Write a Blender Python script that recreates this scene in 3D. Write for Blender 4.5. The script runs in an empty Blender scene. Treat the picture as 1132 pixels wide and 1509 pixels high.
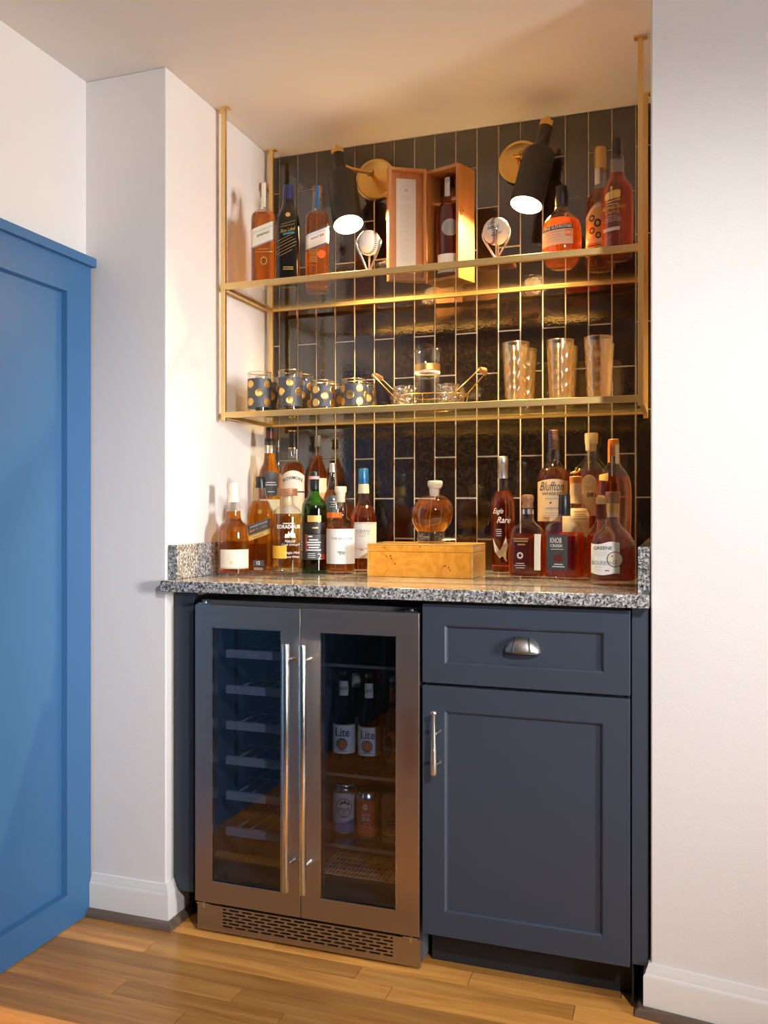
import bpy, bmesh, math, random
from mathutils import Vector, Matrix
random.seed(11)
scene = bpy.context.scene
COL = scene.collection
PI = math.pi

# ------------------------------------------------------------------ camera
IMG_W, IMG_H = 1132, 1509
F, YAW, CX, CY, CZ, PX, PY = 1391.04, .3679, 1.2716, -2.8795, 1.0959, 468.69, 752.5
cam_data = bpy.data.cameras.new('camera')
cam_data.sensor_fit = 'HORIZONTAL'
cam_data.sensor_width = 36
cam_data.lens = 36 * F / IMG_W
cam_data.shift_x = (IMG_W / 2 - PX) / IMG_W
cam_data.shift_y = -(IMG_H / 2 - PY) / IMG_W
cam_data.clip_start = .05
camera = bpy.data.objects.new('camera', cam_data)
COL.objects.link(camera)
camera.location = (CX, CY, CZ)
camera.rotation_euler = (PI / 2, 0, YAW)
scene.camera = camera

# ------------------------------------------------------------------ light, exposure
scene.view_settings.view_transform = 'Standard'
scene.view_settings.look = 'None'
scene.view_settings.exposure = 0.0
scene.view_settings.gamma = 1.0
scene.view_settings.use_curve_mapping = False
scene.cycles.max_bounces = 14
scene.cycles.transparent_max_bounces = 24
scene.cycles.transmission_bounces = 12
scene.cycles.glossy_bounces = 6
scene.cycles.diffuse_bounces = 4
scene.cycles.sample_clamp_indirect = 6.0
scene.cycles.blur_glossy = .5

world = bpy.data.worlds.new('world')
scene.world = world
world.use_nodes = True
world.node_tree.nodes['Background'].inputs[0].default_value = (.75, .82, 1, 1)
world.node_tree.nodes['Background'].inputs[1].default_value = .25


def area(name, loc, target, size, power, color, size_y=None):
    d = bpy.data.lights.new(name, 'AREA')
    d.energy = power
    d.color = color
    d.shape = 'RECTANGLE'
    d.size = size
    d.size_y = size_y or size
    o = bpy.data.objects.new(name, d)
    COL.objects.link(o)
    o.location = loc
    o.rotation_euler = (Vector(target) - Vector(loc)).to_track_quat('-Z', 'Y').to_euler()
    return o


key = area('side_key_light', (5.35, -2.90, 1.45), (0.1, -.60, 1.22), .8, 22, (1, .98, .965), 1.0)  # added unseen lamp: key from the right, direction taken from cast shadows
key.data.spread = math.radians(50)
sd = bpy.data.lights.new('front_spot_light', 'SPOT')  # added unseen spot for frontal light from upper right; no fixture behind it
sd.energy = 265; sd.color = (1, .97, .94); sd.spot_size = math.radians(52); sd.spot_blend = 1.0; sd.shadow_soft_size = .06
spot = bpy.data.objects.new('front_spot_light', sd)
COL.objects.link(spot)
spot.location = (2.25, -2.95, 2.20)
spot.rotation_euler = (Vector((.86, -.60, .84)) - spot.location).to_track_quat('-Z', 'Y').to_euler()
BULB_STRENGTH = 4200.0


# ------------------------------------------------------------------ pixel -> place helpers
_c, _s = math.cos(YAW), math.sin(YAW)


def _ray(u, v):
    l = (u - PX) / F
    return (_c * l - _s, _s * l + _c, -(v - PY) / F)


def on_y(u, v, Y):
    r = _ray(u, v); t = (Y - CY) / r[1]
    return Vector((CX + t * r[0], Y, CZ + t * r[2]))


def on_z(u, v, Z):
    r = _ray(u, v); t = (Z - CZ) / r[2]
    return Vector((CX + t * r[0], CY + t * r[1], Z))


def depth_at(X, Y):
    return -_s * (X - CX) + _c * (Y - CY)


# ------------------------------------------------------------------ materials
MATS = {}


def nodes_of(name):
    m = bpy.data.materials.new(name)
    m.use_nodes = True
    nt = m.node_tree
    b = nt.nodes['Principled BSDF']
    MATS[name] = m
    return m, nt, b


def pr(name, col, rough=.5, metal=0.0, spec=.5, ior=1.5, coat=0.0, aniso=0.0, bump=None, emit=None, sss=0, vary=None):
    """plain principled material; bump = (scale, strength, distance, detail); vary = (scale, amount)"""
    m, nt, b = nodes_of(name)
    b.inputs['Base Color'].default_value = (*col, 1)
    b.inputs['Roughness'].default_value = rough
    b.inputs['Metallic'].default_value = metal
    b.inputs['Specular IOR Level'].default_value = spec
    b.inputs['IOR'].default_value = ior
    b.inputs['Coat Weight'].default_value = coat
    b.inputs['Anisotropic'].default_value = aniso
    if emit:
        b.inputs['Emission Color'].default_value = (*emit[0], 1)
        b.inputs['Emission Strength'].default_value = emit[1]
    tc = nt.nodes.new('ShaderNodeTexCoord')
    if bump:
        n = nt.nodes.new('ShaderNodeTexNoise')
        n.inputs['Scale'].default_value = bump[0]
        n.inputs['Detail'].default_value = bump[3] if len(bump) > 3 else 3
        bp = nt.nodes.new('ShaderNodeBump')
        bp.inputs['Strength'].default_value = bump[1]
        bp.inputs['Distance'].default_value = bump[2]
        nt.links.new(tc.outputs['Object'], n.inputs['Vector'])
        nt.links.new(n.outputs['Fac'], bp.inputs['Height'])
        nt.links.new(bp.outputs['Normal'], b.inputs['Normal'])
    if vary:
        n = nt.nodes.new('ShaderNodeTexNoise')
        n.inputs['Scale'].default_value = vary[0]
        n.inputs['Detail'].default_value = 5
        r = nt.nodes.new('ShaderNodeValToRGB')
        r.color_ramp.elements[0].position = .3
        r.color_ramp.elements[1].position = .7
        r.color_ramp.elements[0].color = (*[c * (1 - vary[1]) for c in col], 1)
        r.color_ramp.elements[1].color = (*[min(1, c * (1 + vary[1])) for c in col], 1)
        nt.links.new(tc.outputs['Object'], n.inputs['Vector'])
        nt.links.new(n.outputs['Fac'], r.inputs['Fac'])
        nt.links.new(r.outputs['Color'], b.inputs['Base Color'])
    return m


def thin_glass(name, tint=(1, 1, 1), base=.04, rough=.0, extra=0.0, bump=None, gcol=(1, 1, 1)):
    """clear sheet or wall of glass: see-through, with a Fresnel reflection"""
    m, nt, b = nodes_of(name)
    nt.nodes.remove(b)
    out = nt.nodes['Material Output']
    lw = nt.nodes.new('ShaderNodeLayerWeight'); lw.inputs['Blend'].default_value = .5
    p = nt.nodes.new('ShaderNodeMath'); p.operation = 'POWER'; p.inputs[1].default_value = 3.5
    mu = nt.nodes.new('ShaderNodeMath'); mu.operation = 'MULTIPLY_ADD'
    mu.inputs[1].default_value = .85 - base; mu.inputs[2].default_value = base + extra
    tr = nt.nodes.new('ShaderNodeBsdfTransparent'); tr.inputs[0].default_value = (*tint, 1)
    gl = nt.nodes.new('ShaderNodeBsdfGlossy'); gl.inputs['Roughness'].default_value = rough
    gl.inputs[0].default_value = (*gcol, 1)
    mx = nt.nodes.new('ShaderNodeMixShader')
    nt.links.new(lw.outputs['Facing'], p.inputs[0])
    nt.links.new(p.outputs[0], mu.inputs[0])
    nt.links.new(mu.outputs[0], mx.inputs[0])
    nt.links.new(tr.outputs[0], mx.inputs[1])
    nt.links.new(gl.outputs[0], mx.inputs[2])
    nt.links.new(mx.outputs[0], out.inputs['Surface'])
    if bump:
        tc = nt.nodes.new('ShaderNodeTexCoord')
        n = nt.nodes.new('ShaderNodeTexVoronoi'); n.inputs['Scale'].default_value = bump[0]
        bp = nt.nodes.new('ShaderNodeBump'); bp.inputs['Strength'].default_value = bump[1]
        bp.inputs['Distance'].default_value = bump[2]
        nt.links.new(tc.outputs['Object'], n.inputs['Vector'])
        nt.links.new(n.outputs['Distance'], bp.inputs['Height'])
        nt.links.new(bp.outputs['Normal'], gl.inputs['Normal'])
        nt.links.new(bp.outputs['Normal'], lw.inputs['Normal'])
    return m


def liquid(name, col, deep=None, clear=.15, body=.07, ior=1.36):
    """spirit: refracts, tints, lets some light straight through and glows a little from within"""
    m, nt, b = nodes_of(name)
    nt.nodes.remove(b)
    out = nt.nodes['Material Output']
    g = nt.nodes.new('ShaderNodeBsdfGlass'); g.inputs['Color'].default_value = (*col, 1)
    g.inputs['IOR'].default_value = ior; g.inputs['Roughness'].default_value = 0
    t = nt.nodes.new('ShaderNodeBsdfTransparent'); t.inputs[0].default_value = (*col, 1)
    s = nt.nodes.new('ShaderNodeBsdfTranslucent'); s.inputs[0].default_value = (*(deep or col), 1)
    m1 = nt.nodes.new('ShaderNodeMixShader'); m1.inputs[0].default_value = clear
    m2 = nt.nodes.new('ShaderNodeMixShader'); m2.inputs[0].default_value = body
    nt.links.new(g.outputs[0], m1.inputs[1]); nt.links.new(t.outputs[0], m1.inputs[2])
    nt.links.new(m1.outputs[0], m2.inputs[1]); nt.links.new(s.outputs[0], m2.inputs[2])
    nt.links.new(m2.outputs[0], out.inputs['Surface'])
    return m


def wood(name, c1, c2, rough=.4, scale=(3, 30, 30), coat=0.0, rand=.0, burl=False, bump=.0):
    m, nt, b = nodes_of(name)
    tc = nt.nodes.new('ShaderNodeTexCoord')
    mp = nt.nodes.new('ShaderNodeMapping'); mp.inputs['Scale'].default_value = scale
    n = nt.nodes.new('ShaderNodeTexNoise'); n.inputs['Scale'].default_value = 1.0
    n.inputs['Detail'].default_value = 8; n.inputs['Roughness'].default_value = .6
    n.inputs['Distortion'].default_value = 3.0 if burl else .7
    oi = nt.nodes.new('ShaderNodeObjectInfo')
    ad = nt.nodes.new('ShaderNodeVectorMath'); ad.operation = 'ADD'
    ml = nt.nodes.new('ShaderNodeVectorMath'); ml.operation = 'SCALE'; ml.inputs['Scale'].default_value = 37.0
    cb = nt.nodes.new('ShaderNodeCombineXYZ')
    for k in range(3): nt.links.new(oi.outputs['Random'], cb.inputs[k])
    nt.links.new(cb.outputs[0], ml.inputs[0])
    nt.links.new(tc.outputs['Object'], mp.inputs['Vector'])
    nt.links.new(mp.outputs[0], ad.inputs[0]); nt.links.new(ml.outputs[0], ad.inputs[1])
    nt.links.new(ad.outputs[0], n.inputs['Vector'])
    r = nt.nodes.new('ShaderNodeValToRGB')
    r.color_ramp.elements[0].position = .28; r.color_ramp.elements[1].position = .72
    r.color_ramp.elements[0].color = (*c1, 1); r.color_ramp.elements[1].color = (*c2, 1)
    nt.links.new(n.outputs['Fac'], r.inputs['Fac'])
    hs = nt.nodes.new('ShaderNodeHueSaturation')
    mr = nt.nodes.new('ShaderNodeMapRange'); mr.inputs['To Min'].default_value = 1 - rand; mr.inputs['To Max'].default_value = 1 + rand
    nt.links.new(oi.outputs['Random'], mr.inputs['Value'])
    nt.links.new(mr.outputs[0], hs.inputs['Value'])
    nt.links.new(r.outputs['Color'], hs.inputs['Color'])
    last = hs.outputs[0]
    if burl:
        v = nt.nodes.new('ShaderNodeTexVoronoi'); v.inputs['Scale'].default_value = 70
        nt.links.new(tc.outputs['Object'], v.inputs['Vector'])
        n2 = nt.nodes.new('ShaderNodeTexNoise'); n2.inputs['Scale'].default_value = 18
        nt.links.new(tc.outputs['Object'], n2.inputs['Vector'])
        lt = nt.nodes.new('ShaderNodeMath'); lt.operation = 'LESS_THAN'; lt.inputs[1].default_value = .16
        gt = nt.nodes.new('ShaderNodeMath'); gt.operation = 'GREATER_THAN'; gt.inputs[1].default_value = .60
        an = nt.nodes.new('ShaderNodeMath'); an.operation = 'MULTIPLY'
        nt.links.new(v.outputs['Distance'], lt.inputs[0]); nt.links.new(n2.outputs['Fac'], gt.inputs[0])
        nt.links.new(lt.outputs[0], an.inputs[0]); nt.links.new(gt.outputs[0], an.inputs[1])
        mx = nt.nodes.new('ShaderNodeMixRGB'); mx.inputs['Color2'].default_value = (*[c * .25 for c in c1], 1)
        nt.links.new(an.outputs[0], mx.inputs['Fac']); nt.links.new(last, mx.inputs['Color1'])
        last = mx.outputs[0]
    nt.links.new(last, b.inputs['Base Color'])
    b.inputs['Roughness'].default_value = rough
    b.inputs['Coat Weight'].default_value = coat
    b.inputs['Coat Roughness'].default_value = .12
    if bump:
        bp = nt.nodes.new('ShaderNodeBump'); bp.inputs['Strength'].default_value = bump; bp.inputs['Distance'].default_value = .001
        nt.links.new(n.outputs['Fac'], bp.inputs['Height']); nt.links.new(bp.outputs[0], b.inputs['Normal'])
    return m


def granite(name):
    m, nt, b = nodes_of(name)
    tc = nt.nodes.new('ShaderNodeTexCoord')
    mp = nt.nodes.new('ShaderNodeMapping'); mp.inputs['Rotation'].default_value = (.5, .7, .9)
    mp.inputs['Scale'].default_value = (1, 1.5, 1)
    nt.links.new(tc.outputs['Object'], mp.inputs['Vector'])

    def noise(sc, det, dist=0):
        n = nt.nodes.new('ShaderNodeTexNoise'); n.inputs['Scale'].default_value = sc
        n.inputs['Detail'].default_value = det; n.inputs['Distortion'].default_value = dist
        n.inputs['Roughness'].default_value = .65
        nt.links.new(mp.outputs[0], n.inputs['Vector'])
        return n
    a = noise(150, 5, .8)
    r = nt.nodes.new('ShaderNodeValToRGB')
    e = r.color_ramp.elements
    e[0].position = .33; e[0].color = (.012, .013, .015, 1)
    e[1].position = .62; e[1].color = (.50, .51, .53, 1)
    for p, c in ((.42, .05), (.48, .16), (.55, .30)):
        x = e.new(p); x.color = (c, c, c * 1.04, 1)
    nt.links.new(a.outputs['Fac'], r.inputs['Fac'])
    v = nt.nodes.new('ShaderNodeTexVoronoi'); v.inputs['Scale'].default_value = 330
    nt.links.new(mp.outputs[0], v.inputs['Vector'])
    mx = nt.nodes.new('ShaderNodeMixRGB'); mx.blend_type = 'OVERLAY'; mx.inputs['Fac'].default_value = .55
    nt.links.new(r.outputs['Color'], mx.inputs['Color1']); nt.links.new(v.outputs['Color'], mx.inputs['Color2'])
    bw = nt.nodes.new('ShaderNodeHueSaturation'); bw.inputs['Saturation'].default_value = .12
    nt.links.new(mx.outputs[0], bw.inputs['Color'])
    nt.links.new(bw.outputs[0], b.inputs['Base Color'])
    b.inputs['Roughness'].default_value = .12
    b.inputs['IOR'].default_value = 1.6
    return m


def tile_mat(name):
    m, nt, b = nodes_of(name)
    oi = nt.nodes.new('ShaderNodeObjectInfo')
    tc = nt.nodes.new('ShaderNodeTexCoord')
    b.inputs['Roughness'].default_value = .055
    b.inputs['IOR'].default_value = 2.0
    ge = nt.nodes.new('ShaderNodeNewGeometry')
    r = nt.nodes.new('ShaderNodeValToRGB')
    r.color_ramp.elements[0].position = .42; r.color_ramp.elements[0].color = (.006, .005, .006, 1)
    r.color_ramp.elements[1].position = .66; r.color_ramp.elements[1].color = (.026, .016, .008, 1)
    n0 = nt.nodes.new('ShaderNodeTexNoise'); n0.inputs['Scale'].default_value = 150; n0.inputs['Detail'].default_value = 4
    nt.links.new(ge.outputs['Position'], n0.inputs['Vector'])
    nt.links.new(n0.outputs['Fac'], r.inputs['Fac'])
    nt.links.new(r.outputs['Color'], b.inputs['Base Color'])
    n = nt.nodes.new('ShaderNodeTexNoise'); n.inputs['Scale'].default_value = 130; n.inputs['Detail'].default_value = 2
    nt.links.new(ge.outputs['Position'], n.inputs['Vector'])
    bp = nt.nodes.new('ShaderNodeBump'); bp.inputs['Strength'].default_value = .095; bp.inputs['Distance'].default_value = .002
    nt.links.new(n.outputs['Fac'], bp.inputs['Height'])
    nt.links.new(bp.outputs[0], b.inputs['Normal'])
    return m


def steel(name, col, rough, axis_scale=(900, 900, 4), aniso=.5):
    m, nt, b = nodes_of(name)
    b.inputs['Metallic'].default_value = 1
    b.inputs['Base Color'].default_value = (*col, 1)
    b.inputs['Anisotropic'].default_value = aniso
    tc = nt.nodes.new('ShaderNodeTexCoord')
    mp = nt.nodes.new('ShaderNodeMapping'); mp.inputs['Scale'].default_value = axis_scale
    n = nt.nodes.new('ShaderNodeTexNoise'); n.inputs['Scale'].default_value = 1
    nt.links.new(tc.outputs['Object'], mp.inputs['Vector']); nt.links.new(mp.outputs[0], n.inputs['Vector'])
    mr = nt.nodes.new('ShaderNodeMapRange'); mr.inputs['To Min'].default_value = rough * .8; mr.inputs['To Max'].default_value = rough * 1.2
    nt.links.new(n.outputs['Fac'], mr.inputs['Value']); nt.links.new(mr.outputs[0], b.inputs['Roughness'])
    return m


pr('wall_white', (.80, .785, .775), .65, bump=(260, .18, .0015, 4))
pr('ceiling_paint', (.80, .785, .77), .75, bump=(140, .12, .001, 4))
pr('wall_taupe', (.30, .28, .27), .7)
pr('trim_white', (.80, .79, .77), .35)
pr('blue_paint', (.043, .155, .355), .36, spec=.5, bump=(40, .04, .001, 2))
pr('cabinet_blue', (.036, .050, .076), .42, spec=.5, bump=(300, .03, .0005, 2))
pr('cabinet_dark', (.012, .014, .018), .6)
pr('grout', (.88, .79, .66), .8)
pr('black_gap', (.006, .006, .007), .7)
tile_mat('tile')
granite('granite')
wood('oak_floor', (.50, .185, .034), (.86, .43, .108), .32, (2.4, 30, 30), coat=.12, rand=.34, bump=.10)
MATS['oak_floor'].node_tree.nodes['Principled BSDF'].inputs['Specular IOR Level'].default_value = .32
wood('shoe_wood', (.10, .065, .045), (.20, .14, .10), .35, (4, 40, 40), coat=.3)
wood('burl', (.70, .24, .018), (.96, .44, .062), .28, (14, 22, 14), coat=.5, burl=True)
wood('maple_edge', (.62, .31, .07), (.80, .46, .13), .3, (5, 60, 60), coat=.4)
wood('box_wood', (.44, .17, .042), (.60, .27, .075), .42, (30, 30, 5), coat=.15)
wood('plaque_wood', (.20, .065, .02), (.30, .11, .03), .4, (8, 40, 40), coat=.2)
wood('cork', (.52, .36, .18), (.72, .55, .32), .7, (60, 60, 60))
wood('wood_stopper', (.22, .09, .04), (.40, .19, .09), .45, (20, 20, 60), coat=.2)
pr('brass', (.84, .54, .16), .27, 1.0, bump=(500, .03, .0003, 2))
pr('brass_shelf', (.86, .62, .26), .46, 1.0)
pr('gold', (.90, .58, .18), .22, 1.0)
pr('gold_print', (.80, .55, .18), .35, .8)
pr('teal_print', (.03, .20, .27), .4)
pr('silver', (.72, .70, .70), .22, 1.0)
pr('silver_satin', (.55, .54, .55), .42, 1.0)
pr('pewter', (.46, .45, .45), .38, 1.0, bump=(900, .35, .0006, 2))
pr('pewter_dark', (.16, .155, .15), .5, 1.0)
pr('champagne_metal', (.74, .68, .60), .34, 1.0, bump=(300, .2, .0005, 3))
steel('steel_dark', (.47, .43, .395), .36, (3, 3, 700))
steel('steel_bright', (.72, .71, .70), .20, (900, 900, 4))
pr('fridge_inside', (.10, .105, .12), .5)
pr('rack_front', (.42, .43, .45), .45)
pr('shade_black', (.016, .014, .012), .42)
pr('shade_lining', (.75, .62, .42), .5)
pr('bulb_glow', (1, .8, .5), .5, emit=((1.0, .60, .26), BULB_STRENGTH))
pr('paper_white', (.80, .79, .77), .6)
pr('paper_cream', (.76, .70, .56), .6)
pr('paper_tan', (.62, .46, .28), .6)
pr('paper_peach', (.74, .47, .30), .6)
pr('paper_gold', (.62, .42, .13), .45, .3)
pr('label_black', (.012, .012, .014), .45)
pr('label_charcoal', (.055, .056, .062), .5)
pr('label_grey', (.36, .36, .37), .5)
pr('label_maroon', (.09, .018, .014), .45)
pr('label_red', (.55, .06, .04), .5)
pr('label_pink', (.75, .42, .38), .5)
pr('label_orange', (.85, .20, .03), .5)
pr('label_yellow', (.85, .50, .05), .5)
pr('label_teal', (.05, .10, .12), .5)
pr('ink_black', (.02, .02, .022), .6)
pr('ink_grey', (.30, .30, .31), .6)
pr('ink_pale', (.62, .62, .63), .6)
pr('ink_navy', (.022, .028, .12), .5)
pr('ink_white', (.82, .82, .80), .5)
pr('cap_black', (.012, .012, .013), .35)
pr('cap_cream', (.74, .66, .52), .5)
pr('cap_white', (.78, .73, .66), .45)
pr('cap_blue', (.03, .16, .42), .3, .4)
pr('cap_navy', (.020, .022, .10), .3)
pr('cap_grey', (.20, .20, .21), .35, .3)
pr('cap_gold', (.62, .40, .12), .38, .7)
pr('cap_maroon', (.13, .02, .015), .35)
pr('cap_amber', (.62, .20, .04), .4)
pr('leather_ball', (.82, .76, .66), .5, bump=(400, .08, .0004, 2))
pr('stitch_red', (.13, .02, .014), .6)
pr('can_white', (.72, .74, .74), .3, .2)
pr('can_blue', (.04, .22, .55), .3, .3)
pr('can_orange', (.70, .13, .05), .32, .2)
pr('can_amber', (.55, .20, .06), .32, .2)
pr('can_metal', (.70, .70, .71), .25, 1.0)
pr('coin_gold', (.86, .55, .18), .28, 1.0, bump=(700, .6, .001, 2))
pr('tumbler_band', (.10, .105, .122), .30, .5, bump=(900, .7, .0012, 1))
pr('smoked_handle', (.45, .22, .08), .4)
thin_glass('glass_clear', (.97, .98, .97), .07)
thin_glass('glass_shelf', (.93, .97, .95), .05)
thin_glass('glass_edge', (.55, .75, .68), .10)
thin_glass('glass_green', (.16, .42, .06), .05)
thin_glass('glass_brown', (.10, .055, .04), .05)
thin_glass('glass_black', (.03, .03, .035), .06)
thin_glass('glass_pint', (.97, .90, .74), .12, .20, .18, gcol=(1, .90, .70))
thin_glass('glass_cut', (.95, .90, .80), .12, .10, .24, bump=(110, 1.0, .006))
thin_glass('glass_fridge', (.64, .69, .77), .070, .0, .0)
liquid('whisky', (.97, .60, .16), (.95, .42, .05))
liquid('whisky_pale', (.99, .80, .32), (.98, .66, .14))
liquid('whisky_deep', (.94, .46, .10), (.90, .30, .03))
liquid('whisky_red', (.90, .38, .09), (.80, .20, .02))
liquid('whisky_dark', (.72, .32, .09), (.40, .10, .02))
liquid('thick_glass', (.97, .96, .93), (.9, .9, .9), .35, .0, 1.45)


# ------------------------------------------------------------------ mesh builder
class MB:
    def __init__(s):
        s.v, s.f = [], []

    def add(s, v, f, M=None):
        k = len(s.v)
        s.v += [tuple(M @ Vector(p)) if M else tuple(p) for p in v]
        s.f += [tuple(i + k for i in q) for q in f]
        return s

    def box(s, x0, y0, z0, x1, y1, z1, M=None):
        v = [(x0, y0, z0), (x1, y0, z0), (x1, y1, z0), (x0, y1, z0), (x0, y0, z1), (x1, y0, z1), (x1, y1, z1), (x0, y1, z1)]
        f = [(3, 2, 1, 0), (4, 5, 6, 7), (0, 1, 5, 4), (1, 2, 6, 5), (2, 3, 7, 6), (3, 0, 4, 7)]
        return s.add(v, f, M)

    def lathe(s, prof, n=32, cap0=True, cap1=True, M=None, off=(0, 0)):
        v, f = [], []
        for (r, z) in prof:
            for k in range(n):
                a = 2 * PI * k / n
                v.append((off[0] + r * math.cos(a), off[1] + r * math.sin(a), z))
        for i in range(len(prof) - 1):
            for k in range(n):
                a, b = i * n + k, i * n + (k + 1) % n
                f.append((a, b, b + n, a + n))
        if cap0: f.append(tuple(reversed(range(n))))
        if cap1: f.append(tuple(range((len(prof) - 1) * n, len(prof) * n)))
        return s.add(v, f, M)

    def tube(s, pts, r, n=10, closed=False, M=None):
        pts = [Vector(p) for p in pts]
        m = len(pts)
        rad = r if isinstance(r, (list, tuple)) else [r] * m
        up = None
        v, f = [], []
        for i, p in enumerate(pts):
            if closed: d = pts[(i + 1) % m] - pts[i - 1]
            else: d = pts[min(i + 1, m - 1)] - pts[max(i - 1, 0)]
            d.normalize()
            if up is None:
                up = Vector((0, 0, 1)) if abs(d.z) < .9 else Vector((1, 0, 0))
            a = (up - d * up.dot(d)).normalized()
            up = a
            b = d.cross(a)
            for k in range(n):
                t = 2 * PI * k / n
                v.append(tuple(p + (a * math.cos(t) + b * math.sin(t)) * rad[i]))
        for i in range(m if closed else m - 1):
            for k in range(n):
                q = (i + 1) % m
                f.append((i * n + k, i * n + (k + 1) % n, q * n + (k + 1) % n, q * n + k))
        if not closed:
            f.append(tuple(reversed(range(n)))); f.append(tuple(range((m - 1) * n, m * n)))
        return s.add(v, f, M)

    def prism(s, poly, h0, h1, M=None):
        n = len(poly)
        v = [(x, y, h0) for x, y in poly] + [(x, y, h1) for x, y in poly]
        f = [tuple(reversed(range(n))), tuple(range(n, 2 * n))]
        f += [(i, (i + 1) % n, n + (i + 1) % n, n + i) for i in range(n)]
        return s.add(v, f, M)

    def mesh(s, name, smooth=None):
        me = bpy.data.meshes.new(name)
        me.from_pydata(s.v, [], s.f)
        bm = bmesh.new(); bm.from_mesh(me)
        bmesh.ops.recalc_face_normals(bm, faces=bm.faces)
        bm.to_mesh(me); bm.free()
        if smooth:
            for p in me.polygons: p.use_smooth = True
            me.set_sharp_from_angle(angle=math.radians(smooth))
        return me

    def build(s, name, mat, parent=None, smooth=None, bevel=0, seg=2):
        me = s.mesh(name, smooth)
        return link(name, me, mat, parent, bevel, seg)


def link(name, me, mat, parent=None, bevel=0, seg=2):
    if not me.materials:
        me.materials.append(MATS[mat])
    o = bpy.data.objects.new(name, me)
    COL.objects.link(o)
    if parent: o.parent = parent
    if bevel:
        b = o.modifiers.new('bevel', 'BEVEL'); b.width = bevel; b.segments = seg; b.limit_method = 'ANGLE'
        b.harden_normals = True
        for p in me.polygons: p.use_smooth = True
        me.set_sharp_from_angle(angle=math.radians(30))
    return o


def box(name, mat, parent, x0, y0, z0, x1, y1, z1, bevel=0, seg=2):
    return MB().box(x0, y0, z0, x1, y1, z1).build(name, mat, parent, None, bevel, seg)


def thing(name, label, cat, loc=(0, 0, 0), rz=0, group=None):
    o = bpy.data.objects.new(name, None)
    COL.objects.link(o)
    o.empty_display_size = .05
    o.location = loc
    o.rotation_euler = (0, 0, rz)
    o['label'] = label; o['category'] = cat
    if group: o['group'] = group
    return o


def struct(o):
    o['kind'] = 'structure'
    return o


def copy_tree(o, parent=None):
    c = o.copy(); COL.objects.link(c); c.parent = parent
    for ch in list(o.children): copy_tree(ch, c)
    return c


# lettering meshes -------------------------------------------------
_text_cache = {}


def text_mesh(body, shear=0.0, bold=0.0):
    """flat letter outlines: list of (x, y), faces; x and y scaled to -0.5..0.5"""
    k = (body, shear, bold)
    if k in _text_cache: return _text_cache[k]
    cu = bpy.data.curves.new('letters', 'FONT')
    cu.body = body; cu.size = 1; cu.align_x = 'CENTER'; cu.shear = shear; cu.offset = bold
    cu.resolution_u = 2; cu.space_line = .95
    ob = bpy.data.objects.new('letters', cu)
    COL.objects.link(ob)
    dg = bpy.context.evaluated_depsgraph_get()
    me = bpy.data.meshes.new_from_object(ob.evaluated_get(dg))
    v = [(p.co.x, p.co.y) for p in me.vertices]
    f = [tuple(p.vertices) for p in me.polygons]
    bpy.data.objects.remove(ob); bpy.data.curves.remove(cu); bpy.data.meshes.remove(me)
    x0, x1 = min(p[0] for p in v), max(p[0] for p in v)
    y0, y1 = min(p[1] for p in v), max(p[1] for p in v)
    v = [((x - x0) / (x1 - x0) - .5, (y - y0) / (y1 - y0) - .5) for x, y in v]
    _text_cache[k] = (v, f)
    return _text_cache[k]


# ------------------------------------------------------------------ structure
ZC = 2.2691          # ceiling
YP = -.6975          # face of the two piers
W = 1.2085           # width of the niche
XL = -.25            # left wall
ROOM_Y = -6.4
ROOM_X = 5.5
floor = struct(box('floor', 'oak_floor', None, XL - .12, ROOM_Y - .1, -.06, ROOM_X + .1, .12, -.006))
ROWS, PW = 26, .0655
joints = {}
for u, v in ((404, 1396), (528, 1433), (572, 1465), (266, 1499), (415, 1499), (174, 1456), (690, 1448), (847, 1486)):
    p = on_z(u, v, 0)
    joints.setdefault(int((-.46 - p.y) / PW), []).append(p.x)
for r in range(ROWS):
    y1 = -.46 - r * PW
    xs = sorted(joints.get(r, [random.uniform(-.2, .9)]))
    cuts = [XL]
    x = xs[0]
    while x > XL + .25: cuts.append(x); x -= random.uniform(.55, .95)
    x = xs[0] + random.uniform(.6, 1.1) if len(xs) == 1 else xs[1]
    while x < ROOM_X - .2: cuts.append(x); x += random.uniform(.6, 1.2)
    cuts.append(ROOM_X)
    cuts.sort()
    for a, b in zip(cuts, cuts[1:]):
        o = MB().box(a - (a + b) / 2 + .0008, -PW / 2 + .0006, -.006, b - (a + b) / 2 - .0008, PW / 2 - .0006, 0).build('plank', 'oak_floor', floor)
        o.location = ((a + b) / 2, y1 - PW / 2, random.uniform(-.0003, .0003))

ceiling = struct(box('ceiling', 'ceiling_paint', None, XL - .12, ROOM_Y - .1, ZC, ROOM_X + .1, .12, ZC + .1))
wall_left = struct(box('wall_left', 'wall_white', None, XL - .1, ROOM_Y, 0, XL, YP + .02, ZC))
pier = struct(box('wall_pier_left', 'wall_white', None, XL - .1, YP, 0, 0, .1, ZC, .004, 2))
wall_back = struct(box('wall_back', 'grout', None, 0, 0, 0, W, .1, ZC))
# pier on the right: face turned a little towards the room
ANG = math.radians(9)
dx, dy = math.cos(ANG), -math.sin(ANG)
pr_poly = [(W, .1), (W, YP), (W + 1.3 * dx, YP + 1.3 * dy), (W + 1.3 * dx, .1)]
wall_right = struct(MB().prism(pr_poly, 0, ZC).build('wall_pier_right', 'wall_white', None, None, .004, 2))
struct(box('wall_rear', 'wall_taupe', None, XL, ROOM_Y - .1, 0, ROOM_X, ROOM_Y, ZC))
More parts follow.
